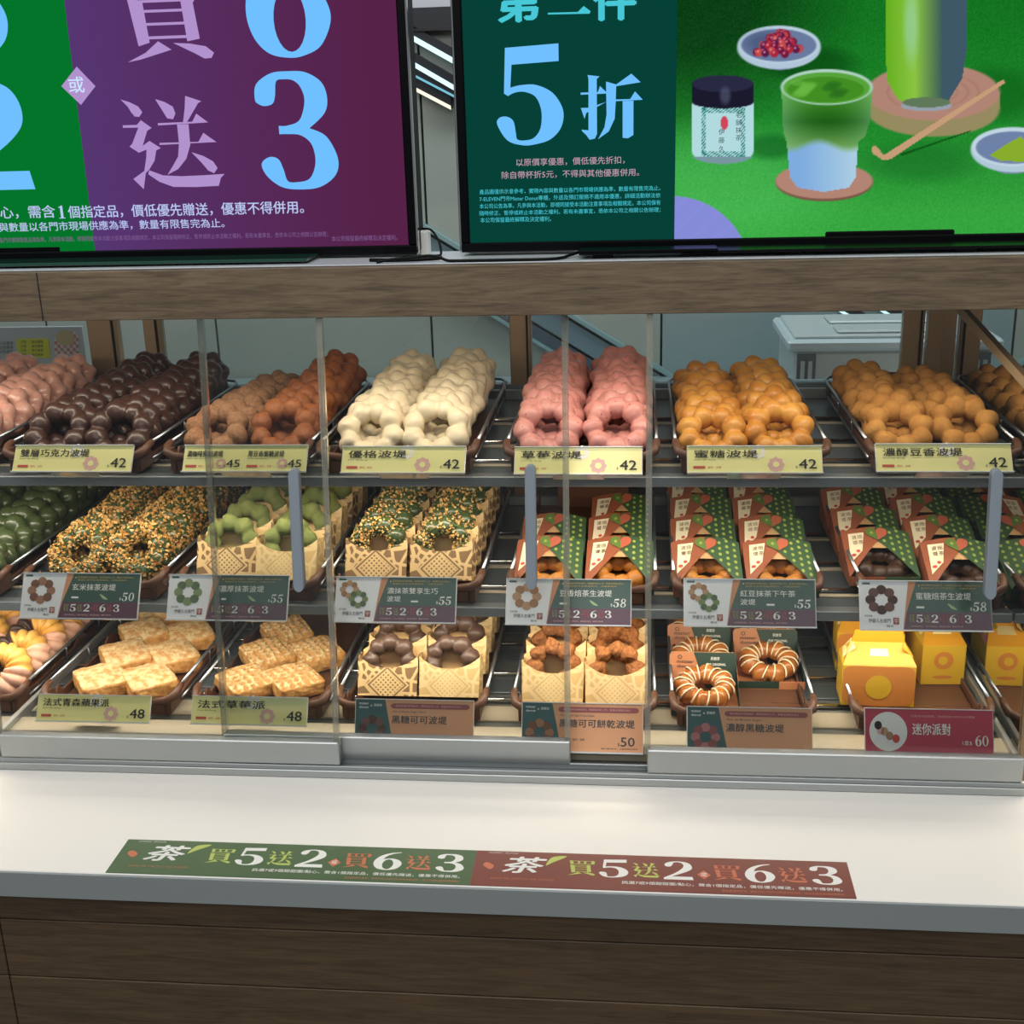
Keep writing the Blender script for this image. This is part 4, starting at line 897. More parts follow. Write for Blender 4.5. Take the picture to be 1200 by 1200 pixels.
# ------------------------------------------------------------------ striped caramel donuts on card trays
def card_parts():
    out = []; hw = .0435
    m = MB(); m.box((-hw, 0, 0), (hw, .078, .001), K_cu); out.append(('base', m))
    for s_ in (-1, 1):
        m = MB(); m.prism([(0, 0), (.078, 0), (.088, .030), (0, .011)], 'x', min(s_ * hw, s_ * (hw - .001)), max(s_ * hw, s_ * (hw - .001)), K_dg if s_ > 0 else K_cu); out.append(('side_wall', m))
    m = MB(); m.box((-hw, 0, 0), (.010, .001, .011), K_dg); m.box((.010, 0, 0), (hw, .001, .011), K_cu); out.append(('front_wall', m))
    T_ = lambda u, v, e=0: (u, .078 + v * .35 - e, v * .94)
    m = MB(); bp = [(-hw, 0), (hw, 0), (hw, .044), (hw - .003, .048), (-hw + .003, .048), (-hw, .044)]
    m.poly2([bp], 0, K_cu, T=lambda u, v: T_(u, v)); m.poly2([[(u, v) for u, v in bp][::-1]], 0, K_in, T=lambda u, v: T_(u, v, -.001))
    m.poly2([[(.004, 0), (hw, 0), (hw, .044), (hw - .003, .048), (-.012, .048)]], 0, K_dg, T=lambda u, v: T_(u, v, .0005))
    put_text(m, 'mister', -.034, .034, K_ink, 0, w=.022, h=.0042, bold=.02, T=lambda u, v: T_(u, v, .001)); put_text(m, 'donut', -.034, .028, K_ink, 0, w=.022, h=.0042, bold=.02, T=lambda u, v: T_(u, v, .001))
    m.poly2([ell(-.030, .042, .003, .0028, 12), ell(-.030, .042, .002, .0019, 12)], 0, K_ink, T=lambda u, v: T_(u, v, .001))
    put_text(m, '黑糖家', .010, .038, K_wi, 0, w=.012, h=.0045, T=lambda u, v: T_(u, v, .001)); put_text(m, 'THE ORIGINAL', .004, .031, K_wi, 0, w=.026, h=.0032, bold=.02, T=lambda u, v: T_(u, v, .001)); out.append(('back_card', m))
    return out
M_str = mat('white_icing', (246, 228, 190), .35, coat=.3); M_strb = mat('brown_icing', (124, 70, 40), .35)
def stripes(me_R=.0288, b=.0142):
    rnd = random.Random(3); m = MB()
    for k in range(15):
        th = 2 * math.pi * k / 15 + rnd.uniform(-.06, .06); pts = []
        for j in range(11):
            a = math.pi * (.02 + .96 * j / 10); t_ = th + .28 * (j / 10 - .5); ph = (t_ * 8 / 6.2832) % 1; d_ = min(ph, 1 - ph)
            rr = b * (.60 + .40 * math.sqrt(max(0, 1 - 4 * d_ * d_ * .78))) + .0004
            pts.append(((me_R + rr * math.cos(a)) * math.cos(t_), (me_R + rr * math.cos(a)) * math.sin(t_), rr * math.sin(a)))
        m.add([], [], M_str); m.tube(pts, .00125, M_str, 5)
    return m.mesh('icing_stripes')
STR = stripes(); CB = [None]
def card(x, y, lab, dlab):
    fz = FL[2]
    if CB[0] is None:
        t = thing('card_tray', lab, 'card tray', group='copper and green card trays')
        for n_, b_ in card_parts(): b_.obj(n_, t)
        CB[0] = t; t.location = (x, y, fz + .0005)
    else: dup(CB[0], (x, y, fz + .0005), (0, 0, random.uniform(-.02, .02)), lab)
    d = link('donut', DM['caramel'][0]); d.location = (x, y + .041, fz + .0215); d.scale = (.92,) * 3
    d.rotation_euler = (Matrix.Rotation(R_(13), 3, 'X') @ Matrix.Rotation(random.uniform(0, .7), 3, 'Z')).to_euler(); tag(d, dlab, 'donut', 'striped caramel donuts')
    link('icing_stripes', STR, d)
for x, y, w_ in ((-.0445, 1.412, 'front left'), (-.0445, 1.505, 'second left'), (-.0445, 1.598, 'rear left'), (.0445, 1.492, 'front right'), (.0445, 1.585, 'rear right')):
    card(TX[5] + x, y, f'copper and green card tray at the {w_} of the caramel donuts', f'caramel donut with white icing stripes, {w_} on its card')

# ------------------------------------------------------------------ crullers, far left of the bottom row
def cruller(name, seed, mt, R=.026, b=.0150, tw=8, half=None):
    def fn(th, a, R_2, rr):
        k = .80 + .36 * abs(math.sin(th * 7 + a * .9)) ** .7; return R_2 + rr * k * math.cos(a), rr * k * math.sin(a)
    return ring_mesh(name, [mt], seed, R=R, b=b, depth=0, nu=168, nv=20, noise=.0005, fn=fn)
CRU = cruller('donut', 1, mat('cruller_yellow', (226, 160, 62), .45, coat=.2, var=(30, (236, 184, 96))))
def half_mesh(mt, name, a0, a1, b=.0158):
    m = MB(); nu_, nv_ = 70, 16; vs = []
    for i in range(nu_ + 1):
        th = a0 + (a1 - a0) * i / nu_
        for j in range(nv_ + 1):
            a = -.15 + (math.pi + .3) * j / nv_; k = .82 + .36 * abs(math.sin(th * 7 + a * .9)) ** .7 + .03 * math.sin(a * 9); rr = b * k
            vs.append(((.026 + rr * math.cos(a)) * math.cos(th), (.026 + rr * math.cos(a)) * math.sin(th), rr * math.sin(a)))
    m.add(vs, [(i * (nv_ + 1) + j, (i + 1) * (nv_ + 1) + j, (i + 1) * (nv_ + 1) + j + 1, i * (nv_ + 1) + j + 1) for i in range(nu_) for j in range(nv_)], mt, True); return m.mesh(name)
CH1 = half_mesh(mat('piped_chocolate', (62, 42, 36), .4, coat=.2), 'chocolate_coating', 1.9, 4.4); CH2 = half_mesh(mat('piped_pink', (226, 176, 150), .4), 'pink_cream', -1.2, .2)
for cl, sx in (('left', -1), ('right', 1)):
    for k in range(6):
        d = link('donut', CRU); th = R_(34 + random.uniform(-3, 3)); d.location = (TX[0] + sx * .041, 1.435 + k * .052, FL[2] + .028 * math.sin(th) + .0175)
        d.rotation_euler = (Matrix.Rotation(th, 3, 'X') @ Matrix.Rotation(random.uniform(-.3, .3), 3, 'Z')).to_euler()
        tag(d, f'{ORD[k]} twisted cruller{" from front" if k else ""}, {cl} column, bottom left tray', 'donut', 'crullers at the bottom left')
        link('chocolate_coating', CH1, d); link('pink_cream', CH2, d)

# ------------------------------------------------------------------ puff pastry pies
P_top = mat('sugared_pastry', (232, 206, 156), .7, bump=(260, 1.0), var=(95, (204, 146, 82)))
P_dent = mat('baked_dent', (196, 144, 78), .6, bump=(260, .6))
P_side = mat('flaky_pastry_side', (212, 160, 90), .7, bump=(260, .9), var=(110, (180, 122, 58)))
def pie_mesh(seed, lattice):
    rnd = random.Random(seed); m = MB(); n = 26; a, b = .0315, .0352; vs = []
    def sq(t): # rounded square outline
        c_, s_ = math.cos(t), math.sin(t); k = (abs(c_) ** 11 + abs(s_) ** 11) ** (-1 / 11); return c_ * k, s_ * k
    NA = 96; rings = []
    for (z, s_) in ((0, .93), (.0035, 1.0), (.005, .965), (.008, 1.02), (.0095, .975), (.013, 1.02), (.0145, .98), (.018, 1.0), (.0205, .965)):
        r = []
        for i in range(NA):
            t = 2 * math.pi * i / NA; x, y = sq(t); w_ = 1 + .018 * math.sin(5 * t + z * 400 + seed) + .012 * math.sin(11 * t + z * 900)
            r.append((x * a * s_ * w_, y * b * s_ * w_, z + .0010 * math.sin(3 * t + seed + z * 200)))
        rings.append(r)
    top = []
    for k in range(1, 17):
        s_ = .965 * (1 - k / 16); r = []
        for i in range(NA):
            t = 2 * math.pi * i / NA; x, y = sq(t); X, Y = x * a * s_, y * b * s_; z = .0205 + .0050 * (1 - s_ ** 2)
            if lattice:
                dn_ = math.sin(X * 300 + Y * 300 + seed) * math.sin(X * 300 - Y * 300); z -= .0055 * min(1, max(0, dn_ - .15) * 2.2)
            z += .0012 * mnoise.noise(Vector((X * 90, Y * 90, seed))) + .0008 * mnoise.noise(Vector((X * 300, Y * 300, seed))); r.append((X, Y, z))
        top.append(r)
    for r in rings + top: vs += r
    K = len(rings) + len(top); fs = [(j * NA + i, j * NA + (i + 1) % NA, (j + 1) * NA + (i + 1) % NA, (j + 1) * NA + i) for j in range(K - 1) for i in range(NA)]
    cut = (len(rings) - 1) * NA
    m.add(vs, [f for f in fs if f[0] < cut], P_side, True); m.add([], [], P_top)
    for f in fs:
        if f[0] >= cut: m.f.append(f); m.m.append(m.mi(P_dent if lattice and min(vs[i][2] - .0205 - .0050 * (1 - max(abs(vs[i][0]) / a, abs(vs[i][1]) / b) ** 2) for i in f) < -.0035 else P_top)); m.smooth.append(True)
    return m.mesh('pie_crust')
PIE = [pie_mesh(s_, False) for s_ in range(2)]; LAT = [pie_mesh(s_ + 5, True) for s_ in range(2)]
def pies(pool, lst, name, lab):
    for (px, py, rz, tz, w_) in lst:
        p = at(px, py, Z=FL[2] + .022 + tz); o = link(name, random.choice(pool)); o.location = (p.x, p.y, FL[2] + .0012 + tz)
        o.rotation_euler = (R_(random.uniform(2, 5)) if tz else R_(2), R_(random.uniform(-3, 3)), R_(rz)); o.scale = (1.0, 1.05, 1.0); tag(o, lab.format(w_), 'pie', lab.format('').strip() + 's')
pies(PIE, [(118, 791, 36, 0, 'front left'), (174, 791, 38, 0, 'front middle'), (147, 763, 35, .004, 'second row left'), (202, 762, 36, .003, 'second row right'), (169, 736, 34, .006, 'third row left'), (222, 738, 33, .005, 'third row right'), (184, 712, 35, .007, 'rearmost')], 'puff_pie', 'sugared puff pastry pie, {} in the left pie tray')
pies(LAT, [(288, 793, 42, 0, 'front left'), (343, 791, 38, 0, 'front right'), (313, 761, 36, .004, 'middle left'), (370, 759, 36, .003, 'middle right'), (336, 735, 32, .006, 'rear')], 'lattice_pie', 'lattice cut puff pastry pie, {} in the right pie tray')

# ------------------------------------------------------------------ yellow gable boxes (plain stand-in pattern)
Y_y = mat('yellow_card', (216, 174, 44), .5); Y_o = mat('orange_print', (206, 132, 60), .4); Y_t = mat('deep_yellow_card', (214, 150, 30), .5); Y_p = mat('pink_card', (240, 160, 160), .45); Y_c = mat('cream_card', (248, 226, 160), .45)
def gable(label, loc, rz, w_, d_, h_, pattern):
    t = thing('gable_box', label, 'box', loc, (0, 0, R_(rz)), 'yellow gable boxes'); hw, hd = w_ / 2, d_ / 2
    m = MB(); m.box((-hw, -hd, 0), (hw, hd, h_), Y_y, .0008)
    if pattern == 1:
        m.poly2([spline([(-hw + .003, .006), (-.02, .001), (.02, .001), (hw - .003, .006), (hw - .001, h_ * .5), (hw - .004, h_ - .003), (.01, h_ - .001), (-.01, h_ - .001), (-hw + .004, h_ - .003), (-hw + .001, h_ * .5)])], -hd - .0004, Y_o)
        m.poly2([ell(0, h_ * .48, .016, .0165, 28)], -hd - .0008, Y_y)
    elif pattern == 2:
        m.poly2([ell(0, h_ * .62, .0125, .0125, 24)], -hd - .0004, Y_o); m.poly2([ell(-.001, h_ * .62, .006, .0062, 20)], -hd - .0008, Y_y); m.poly2([ell(0, h_ * .2, .013, .0025, 16)], -hd - .0004, Y_o)
    m.obj('body', t)
    g = .030; m = MB()
    m.add([(-hw, -hd, h_), (hw, -hd, h_), (hw - .012, -.0015, h_ + g * .75), (-hw + .012, -.0015, h_ + g * .75)], [(0, 1, 2, 3)], Y_t); m.add([(hw, hd, h_), (-hw, hd, h_), (-hw + .012, .0015, h_ + g * .75), (hw - .012, .0015, h_ + g * .75)], [(0, 1, 2, 3)], Y_t)
    m.obj('gable_slope', t)
    m = MB(); m.poly2([[(-hw + .012, h_ + g * .75), (hw - .012, h_ + g * .75), (hw - .016, h_ + g * 1.25), (-hw + .016, h_ + g * 1.25)]], -.0015, Y_t); m.poly2([[(-hw + .016, h_ + g * 1.25), (hw - .016, h_ + g * 1.25), (hw - .012, h_ + g * .75), (-hw + .012, h_ + g * .75)][::-1]], .0015, Y_t); m.obj('handle_flap', t)
    m = MB(); k = [(-.012, h_ + .009), (.012, h_ + .009), (.011, h_ + .016), (-.010, h_ + .016)]
    m.add([(x, -hd + (z - h_) / (g * .75) * hd - .0011, z + .0004) for x, z in k], [(0, 1, 2, 3)], Y_c); m.obj('handle_slot', t)
    for s_, cm in ((-1, Y_y), (1, Y_p)):
        m = MB(); m.add([(s_ * hw, -hd, h_), (s_ * hw, hd, h_), (s_ * (hw - .010), 0, h_ + g * .72)], [(0, 1, 2) if s_ > 0 else (1, 0, 2)], cm)
        m.add([(s_ * (hw - .001), -hd * .5, h_ + .006), (s_ * (hw - .003), hd * .5, h_ + .008), (s_ * (hw - .013), hd * .3, h_ + .024), (s_ * (hw - .016), -hd * .6, h_ + .020)], [(0, 1, 2, 3)], Y_c if s_ < 0 else Y_y); m.obj('side_gusset', t)
    return t
p = at(1026, 822, Z=FL[2]); gable('yellow gable box with large orange patch, front of the three boxes', (p.x, 1.474, FL[2] + .0005), -2, .090, .050, .056, 1)
gable('yellow gable box at the back left of the yellow box tray', (TX[6] - .036, 1.575, FL[2] + .0005), -3, .088, .050, .056, 1)
p = at(1100, 804, Z=FL[2]); gable('smaller yellow gable box with round orange spot on the right', (p.x + .003, p.y + .045, FL[2] + .0005), -84 + 86, .056, .084, .056, 2)

# ------------------------------------------------------------------ price cards
T_y = mat('pale_yellow_card', (245, 237, 156), .45, coat=.4); T_k = mat('black_ink', (34, 32, 34), .6); T_r = mat('red_print', (204, 84, 66), .6); T_f = mat('pink_flower', (226, 178, 166), .5); T_w = mat('white_flower', (244, 238, 220), .5)
T_wh = mat('white_card', (238, 238, 238), .4, coat=.4); T_g = mat('deep_green_print', (58, 88, 76), .4, coat=.15); T_p = mat('plum_print', (96, 62, 78), .4, coat=.15); T_o = mat('orange_stripe', (212, 150, 110), .5); T_ww = mat('white_print', (240, 240, 232), .5); T_gd = mat('gold_print', (200, 170, 90), .5); T_gr = mat('grey_print', (110, 112, 112), .6)
T_or = mat('apricot_card', (222, 162, 118), .45, coat=.15); T_tl = mat('teal_print', (52, 92, 90), .4, coat=.15); T_mv = mat('mauve_band', (156, 84, 84), .5); T_dk = mat('slate_ink', (58, 72, 76), .6); T_rd = mat('crimson_card', (188, 62, 82), .4, coat=.15)
T_lg = mat('olive_print', (150, 156, 90), .6); T_rr = mat('brick_print', (170, 92, 80), .6); T_leaf = mat('leaf_print', (170, 196, 140), .6)
def flower(m, u, v, r, mt, inner, y): 
    m.poly2([spline([((r * (1 + .09 * math.cos(math.pi * k))) * math.cos(math.pi * k / 8) + u, (r * (1 + .09 * math.cos(math.pi * k))) * math.sin(math.pi * k / 8) + v) for k in range(16)], 3)], y, mt); m.poly2([ell(u, v, r * .42, r * .42, 14)], y - .0002, inner)
def ringpic(m, u, v, r, cols_, inner, y):
    for k in range(8):
        a = 2 * math.pi * k / 8; m.poly2([ell(u + r * .70 * math.cos(a), v + r * .66 * math.sin(a), r * .33, r * .31, 12)], y - .00002 * k, cols_[k % len(cols_)])
def card_at(bl, tl_, tr_, br, Yb, Yt, label, kind, name='price_card', ht=None):
    a, b, c2, d = at(*bl, Y=Yb), at(*br, Y=Yb), at(*tl_, Y=Yt), at(*tr_, Y=Yt)
    w_ = ((b.x - a.x) + (d.x - c2.x)) / 2; z0 = (a.z + b.z) / 2; z1 = (c2.z + d.z) / 2; x = (a.x + b.x + c2.x + d.x) / 4
    if ht: z0 = z1 - ht
    h_ = math.hypot(z1 - z0, Yt - Yb); tilt = math.atan2(Yt - Yb, z1 - z0)
    t = thing(name, label, 'price card', (x, Yb, z0), (-tilt, 0, 0), kind + ' price cards')
    return t, w_, h_
def holder(t, w_, h_):
    m = MB(); m.box((-w_ / 2 - .001, .0008, -.002), (w_ / 2 + .001, .0022, h_ + .001), M_plast, .0004); m.box((-w_ / 2 - .001, -.003, -.002), (w_ / 2 + .001, .0008, -.0008), M_plast); m.box((-w_ / 2 - .001, -.0016, h_), (w_ / 2 + .001, .0008, h_ + .0010), M_plast); m.obj('holder', t)
    m = MB(); m.box((-w_ * .2, .0022, 0), (w_ * .2, .020, .0012), M_plast); m.obj('holder_foot', t)
def base_card(t, w_, h_, mt):
    m = MB(); m.box((-w_ / 2, 0, 0), (w_ / 2, .0008, h_), mt); m.obj('card', t)
def yellow(cor, name, price, label, Yb, Yt, double=None):
    t, w_, h_ = card_at(*cor, Yb, Yt, label, 'yellow'); base_card(t, w_, h_, T_y); holder(t, w_, h_); m = MB(); L0 = -w_ / 2; y = -.0004
    def block(l, r, nm_, pr_, small):
        ww = r - l; n = len(nm_); cw = min(.125 * w_ * (1 if not small else .72), ww * .62 / n)
        put_text(m, nm_, l + .05 * ww, .56 * h_, T_k, y - .0004, w=cw * n * .95, h=.30 * h_ if not small else .24 * h_, bold=.022)
        put_text(m, 'Pon de Ring', l + .05 * ww, .45 * h_, T_k, y - .0004, w=.16 * w_, h=.05 * h_)
        m.poly2([[(l + .04 * ww, .14 * h_), (l + .04 * ww + .09 * w_, .14 * h_), (l + .04 * ww + .09 * w_, .24 * h_), (l + .04 * ww, .24 * h_)]], y, T_r); put_text(m, '蛋奶、全素', l + .05 * ww + .10 * w_, .15 * h_, T_r, y, w=.10 * w_, h=.08 * h_)
        flower(m, l + ww * (.66 if not small else .62), .30 * h_, .28 * h_ * (1 if not small else .7), T_f, T_y, y)
        put_text(m, pr_, r - (.17 if not small else .145) * w_, .14 * h_, T_k, y - .0004, w=(.13 if not small else .11) * w_, h=.36 * h_ if not small else .3 * h_, bold=.022); put_text(m, '$', r - (.195 if not small else .165) * w_, .14 * h_, T_k, y - .0004, h=.10 * h_)
    if double: block(L0, 0, name, price, True); block(0, w_ / 2, double[0], double[1], True)
    else:
        flower(m, L0 + .53 * w_, .80 * h_, .26 * h_, T_w, T_y, y + .0002); block(L0, w_ / 2, name, price, False)
    m.obj('lettering', t)
YB, YT = 1.352, 1.371
yellow(((13, 551), (20, 521), (157, 524), (152, 553)), '雙層巧克力波堤', '42', 'yellow 42 price card below the dark chocolate donuts', YB, YT)
yellow(((213, 551), (218, 521), (361, 524), (357, 553)), '濃咖啡蜜糖波堤', '45', 'yellow double price card showing 45 twice', YB, YT, ('厚豆香蜜糖波堤', '45'))
yellow(((399, 553), (403, 523), (546, 525), (543, 554)), '優格波堤', '42', 'yellow 42 price card below the white donuts', YB, YT)
yellow(((602, 555), (605, 525), (752, 524), (752, 555)), '草莓波堤', '42', 'yellow 42 price card below the strawberry pink donuts', YB, YT)
yellow(((806, 553), (806, 524), (962, 523), (964, 554)), '蜜糖波堤', '42', 'yellow 42 price card below the shiny honey donuts', YB, YT)
yellow(((1029, 552), (1025, 522), (1183, 520), (1188, 552)), '濃醇豆香波堤', '42', 'rightmost yellow 42 price card below powdered golden donuts', YB, YT)
yellow(((40, 842), (48, 814), (178, 816), (173, 848)), '法式青森蘋果派', '48', 'left yellow 48 price card below the sugared pies', 1.318, 1.334)
yellow(((222, 847), (228, 816), (362, 818), (357, 850)), '法式草莓派', '48', 'right yellow 48 price card below the lattice pies', 1.318, 1.334)
def green(cor, lines, price, label, ringcols):
    t, w_, h_ = card_at(*cor, 1.333, 1.360, label, 'green and plum'); base_card(t, w_, h_, T_wh); holder(t, w_, h_); m = MB(); L0 = -w_ / 2; y = -.0003
    xa, xb = L0 + .345 * w_, L0 + .41 * w_
    m.poly2([[(L0 + .325 * w_, 0), (w_ / 2, 0), (w_ / 2, h_), (L0 + .375 * w_, h_)]], y, T_o)
    m.poly2([[(L0 + .355 * w_, .36 * h_), (w_ / 2, .36 * h_), (w_ / 2, h_), (L0 + .435 * w_, h_)]], y - .0002, T_g)
    m.poly2([[(L0 + .33 * w_, 0), (w_ / 2, 0), (w_ / 2, .36 * h_), (L0 + .355 * w_, .36 * h_)]], y - .0002, T_p)
    if len(ringcols) == 2:
        ringpic(m, L0 + .11 * w_, .72 * h_, .22 * h_, ringcols[0], T_wh, y); ringpic(m, L0 + .19 * w_, .50 * h_, .22 * h_, ringcols[1], T_wh, y - .0003)
    else: ringpic(m, L0 + .165 * w_, .61 * h_, .32 * h_, ringcols[0], T_wh, y)
    m.poly2([[(L0 + .02 * w_, .93 * h_), (L0 + .08 * w_, .93 * h_), (L0 + .08 * w_, .97 * h_), (L0 + .02 * w_, .97 * h_)]], y, T_g)
    put_text(m, '百年老舗', L0 + .03 * w_, .25 * h_, T_gr, y, w=.06 * w_, h=.045 * h_); put_text(m, '伊藤久右衛門', L0 + .06 * w_, .13 * h_, T_k, y, w=.17 * w_, h=.09 * h_); put_text(m, '聯名', L0 + .20 * w_, .04 * h_, T_k, y, w=.05 * w_, h=.05 * h_)
    m.poly2([[(L0 + .25 * w_, .10 * h_), (L0 + .295 * w_, .10 * h_), (L0 + .295 * w_, .24 * h_), (L0 + .25 * w_, .24 * h_)]], y, T_rr); put_text(m, '宇', L0 + .258 * w_, .12 * h_, T_ww, y - .0002, w=.03 * w_, h=.10 * h_)
    y2 = y - .0005
    put_text(m, '茶香濃郁的和風滋味，期間限定新上市，數量有限售完為止', L0 + .47 * w_, .90 * h_, T_gd, y2, w=.48 * w_, h=.04 * h_); put_text(m, '嚴選日本宇治抹茶製作，冷藏更美味', L0 + .47 * w_, .84 * h_, T_gd, y2, w=.42 * w_, h=.035 * h_); m.poly2([ell(L0 + .455 * w_, .91 * h_, .007 * w_, .02 * h_, 8)], y2, T_gd)
    x_ = L0 + .43 * w_; 
    if len(lines) == 1: put_text(m, lines[0], x_, .62 * h_, T_ww, y2, w=min(.062 * len(lines[0]), .42) * w_, h=.15 * h_, bold=.01)
    else:
        put_text(m, lines[0], x_, .63 * h_, T_ww, y2, w=min(.062 * len(lines[0]), .42) * w_, h=.14 * h_, bold=.01); put_text(m, lines[1], x_, .45 * h_, T_ww, y2, w=.115 * w_, h=.13 * h_, bold=.01)
    px_ = w_ / 2 - .14 * w_; hh = .19 * h_
    put_serif(m, price[0], px_, .39 * h_, hh, T_ww, y2, w=.045 * w_, skew=.1); put_serif(m, price[1], px_ + .055 * w_, .39 * h_, hh, T_ww, y2, w=.045 * w_, skew=.1); put_text(m, '$', px_ - .02 * w_, .40 * h_, T_ww, y2, h=.07 * h_)
    if len(lines) == 1: m.poly2([spline([(x_ + .24 * w_, .54 * h_), (x_ + .27 * w_, .51 * h_), (x_ + .31 * w_, .42 * h_), (x_ + .27 * w_, .44 * h_)])], y2, T_leaf)
    m.poly2([[(x_ + (0 if len(lines) == 1 else .2 * w_), .44 * h_), (x_ + (.06 if len(lines) == 1 else .26) * w_, .44 * h_), (x_ + (.06 if len(lines) == 1 else .26) * w_, .48 * h_), (x_ + (0 if len(lines) == 1 else .2 * w_), .48 * h_)]], y2, T_ww)
    u = L0 + .37 * w_
    for i, (ch, mt) in enumerate((('買', T_lg), ('5', T_ww), ('送', T_lg), ('2', T_ww), ('買', T_rr), ('6', T_ww), ('送', T_rr), ('3', T_ww))):
        wd = .045 if ch in '買送' else .052
        if i == 4: m.poly2([[(u, .22 * h_), (u + .008 * w_, .19 * h_), (u + .016 * w_, .22 * h_), (u + .008 * w_, .25 * h_)]], y2, T_rr); u += .02 * w_
        put_serif(m, ch, u, .145 * h_, .165 * h_, mt, y2, w=wd * w_); u += (wd + .010) * w_
    put_text(m, '指定甜甜圈/點心，需含1個指定品，價低優先贈送，優惠不得併用', L0 + .38 * w_, .05 * h_, T_f, y2, w=.40 * w_, h=.035 * h_)
    m.obj('lettering', t)
dn = [mat('pic_brown', (160, 116, 88), .6), mat('pic_brown_dark', (120, 82, 62), .6)]; dg = [mat('pic_green', (132, 148, 104), .6), mat('pic_green_dark', (96, 116, 84), .6)]; dt = [mat('pic_tan', (196, 158, 124), .6), mat('pic_tan_dark', (172, 130, 98), .6)]; dd = [mat('pic_choc', (84, 58, 52), .6), mat('pic_choc_light', (112, 82, 74), .6)]
green(((18, 723), (33, 670), (168, 675), (157, 725)), ['玄米抹茶波堤'], '50', 'green and plum price card reading 50 below the nut crusted donuts', [dn])
green(((192, 724), (202, 672), (341, 677), (333, 728)), ['濃厚抹茶波堤'], '55', 'green and plum 55 card below the powdery green sleeved donuts', [dg])
green(((391, 727), (396, 676), (536, 678), (532, 730)), ['濃抹茶雙享生巧', '波堤'], '55', 'green and plum 55 card below the nut topped sleeved donuts', [dt, dg])
green(((591, 730), (596, 680), (740, 679), (738, 733)), ['豆香焙茶生波堤'], '58', 'green and plum 58 card with tan donut picture in the middle', [dt])
green(((803, 732), (801, 680), (953, 679), (958, 735)), ['紅豆抹茶下午茶', '波堤'], '55', 'green and plum 55 card below the eight golden donut boxes', [dt, dg])
green(((1011, 738), (1005, 682), (1155, 681), (1168, 738)), ['蜜糖焙茶生波堤'], '58', 'green and plum 58 card with dark donut picture at the right', [dd])
def apricot(cor, name, eng, price, label, ringcols):
    t, w_, h_ = card_at(*cor, 1.310, 1.334, label, 'apricot', ht=.051); base_card(t, w_, h_, T_or); holder(t, w_, h_); m = MB(); L0 = -w_ / 2; y = -.0003
    m.poly2([[(L0, .0), (L0 + .33 * w_, 0), (L0 + .25 * w_, h_), (L0, h_)]], y, T_tl)
    ringpic(m, L0 + .145 * w_, .38 * h_, .30 * h_, ringcols, T_tl, y - .0003)
    put_text(m, 'mister', L0 + .03 * w_, .89 * h_, T_ww, y - .0002, w=.08 * w_, h=.05 * h_, bold=.02); put_text(m, 'donut', L0 + .03 * w_, .81 * h_, T_ww, y - .0002, w=.08 * w_, h=.05 * h_, bold=.02); put_text(m, '×', L0 + .125 * w_, .85 * h_, T_ww, y - .0002, h=.04 * h_); put_text(m, '黑糖家', L0 + .155 * w_, .85 * h_, T_ww, y - .0002, w=.07 * w_, h=.06 * h_)
    m.poly2([ell(L0 + .33 * w_, .87 * h_, .03 * w_, .055 * h_, 12)], y, T_mv); m.poly2([ell(w_ / 2 - .06 * w_, .87 * h_, .03 * w_, .055 * h_, 12)], y, T_mv); m.poly2([[(L0 + .33 * w_, .815 * h_), (w_ / 2 - .06 * w_, .815 * h_), (w_ / 2 - .06 * w_, .925 * h_), (L0 + .33 * w_, .925 * h_)]], y - .0001, T_mv)
    put_text(m, '香甜濃郁的黑糖風味，期間限定新上市，數量有限售完為止', L0 + .34 * w_, .85 * h_, T_f, y - .0003, w=.56 * w_, h=.045 * h_)
    put_text(m, eng, L0 + .32 * w_, .72 * h_, T_dk, y, w=.28 * w_, h=.05 * h_); put_text(m, name, L0 + .31 * w_, .50 * h_, T_dk, y, w=.078 * len(name) * w_, h=.17 * h_, bold=.014)
    if price:
        put_text(m, price, w_ / 2 - .18 * w_, .12 * h_, T_dk, y, w=.115 * w_, h=.19 * h_, bold=.015); put_text(m, '$', w_ / 2 - .205 * w_, .12 * h_, T_dk, y, h=.07 * h_)
        put_text(m, '蛋奶 · 全素', L0 + .42 * w_, .22 * h_, T_dk, y, w=.1 * w_, h=.05 * h_)
        put_text(m, '圖片僅供參考，以實際商品為準', w_ / 2 - .34 * w_, .05 * h_, T_dk, y, w=.3 * w_, h=.035 * h_)
    m.obj('lettering', t)
apricot(((415, 860), (417, 820), (555, 821), (553, 862)), '黑糖可可波堤', 'Pon de Brown Sugar Choco', None, 'apricot and teal card below the sleeved chocolate donuts', dd)
apricot(((611, 876), (613, 823), (753, 826), (753, 882)), '黑糖可可餅乾波堤', 'Pon de Brown Sugar Cocoa Cookies', '50', 'apricot and teal card reading 50 in the gap between doors', dn)
apricot(((806, 862), (806, 829), (951, 830), (953, 865)), '濃醇黑糖波堤', 'Pon de Brown Sugar', None, 'apricot and teal card below the striped caramel donuts', [mat('pic_pinkish', (178, 120, 118), .6), mat('pic_pinkish_dark', (140, 84, 84), .6)])
t, w_, h_ = card_at((1016, 870), (1013, 832), (1161, 831), (1168, 872), 1.310, 1.330, 'crimson card reading 60 below the yellow gable boxes', 'crimson', ht=.046)
base_card(t, w_, h_, T_rd); holder(t, w_, h_); m = MB(); L0 = -w_ / 2
m.poly2([ell(L0 + .18 * w_, .48 * h_, .15 * w_, .45 * h_, 28)], -.0003, T_ww)
m.poly2([[(L0 + .07 * w_, .30 * h_), (L0 + .26 * w_, .14 * h_), (L0 + .32 * w_, .38 * h_), (L0 + .14 * w_, .52 * h_)]], -.0005, T_wh)
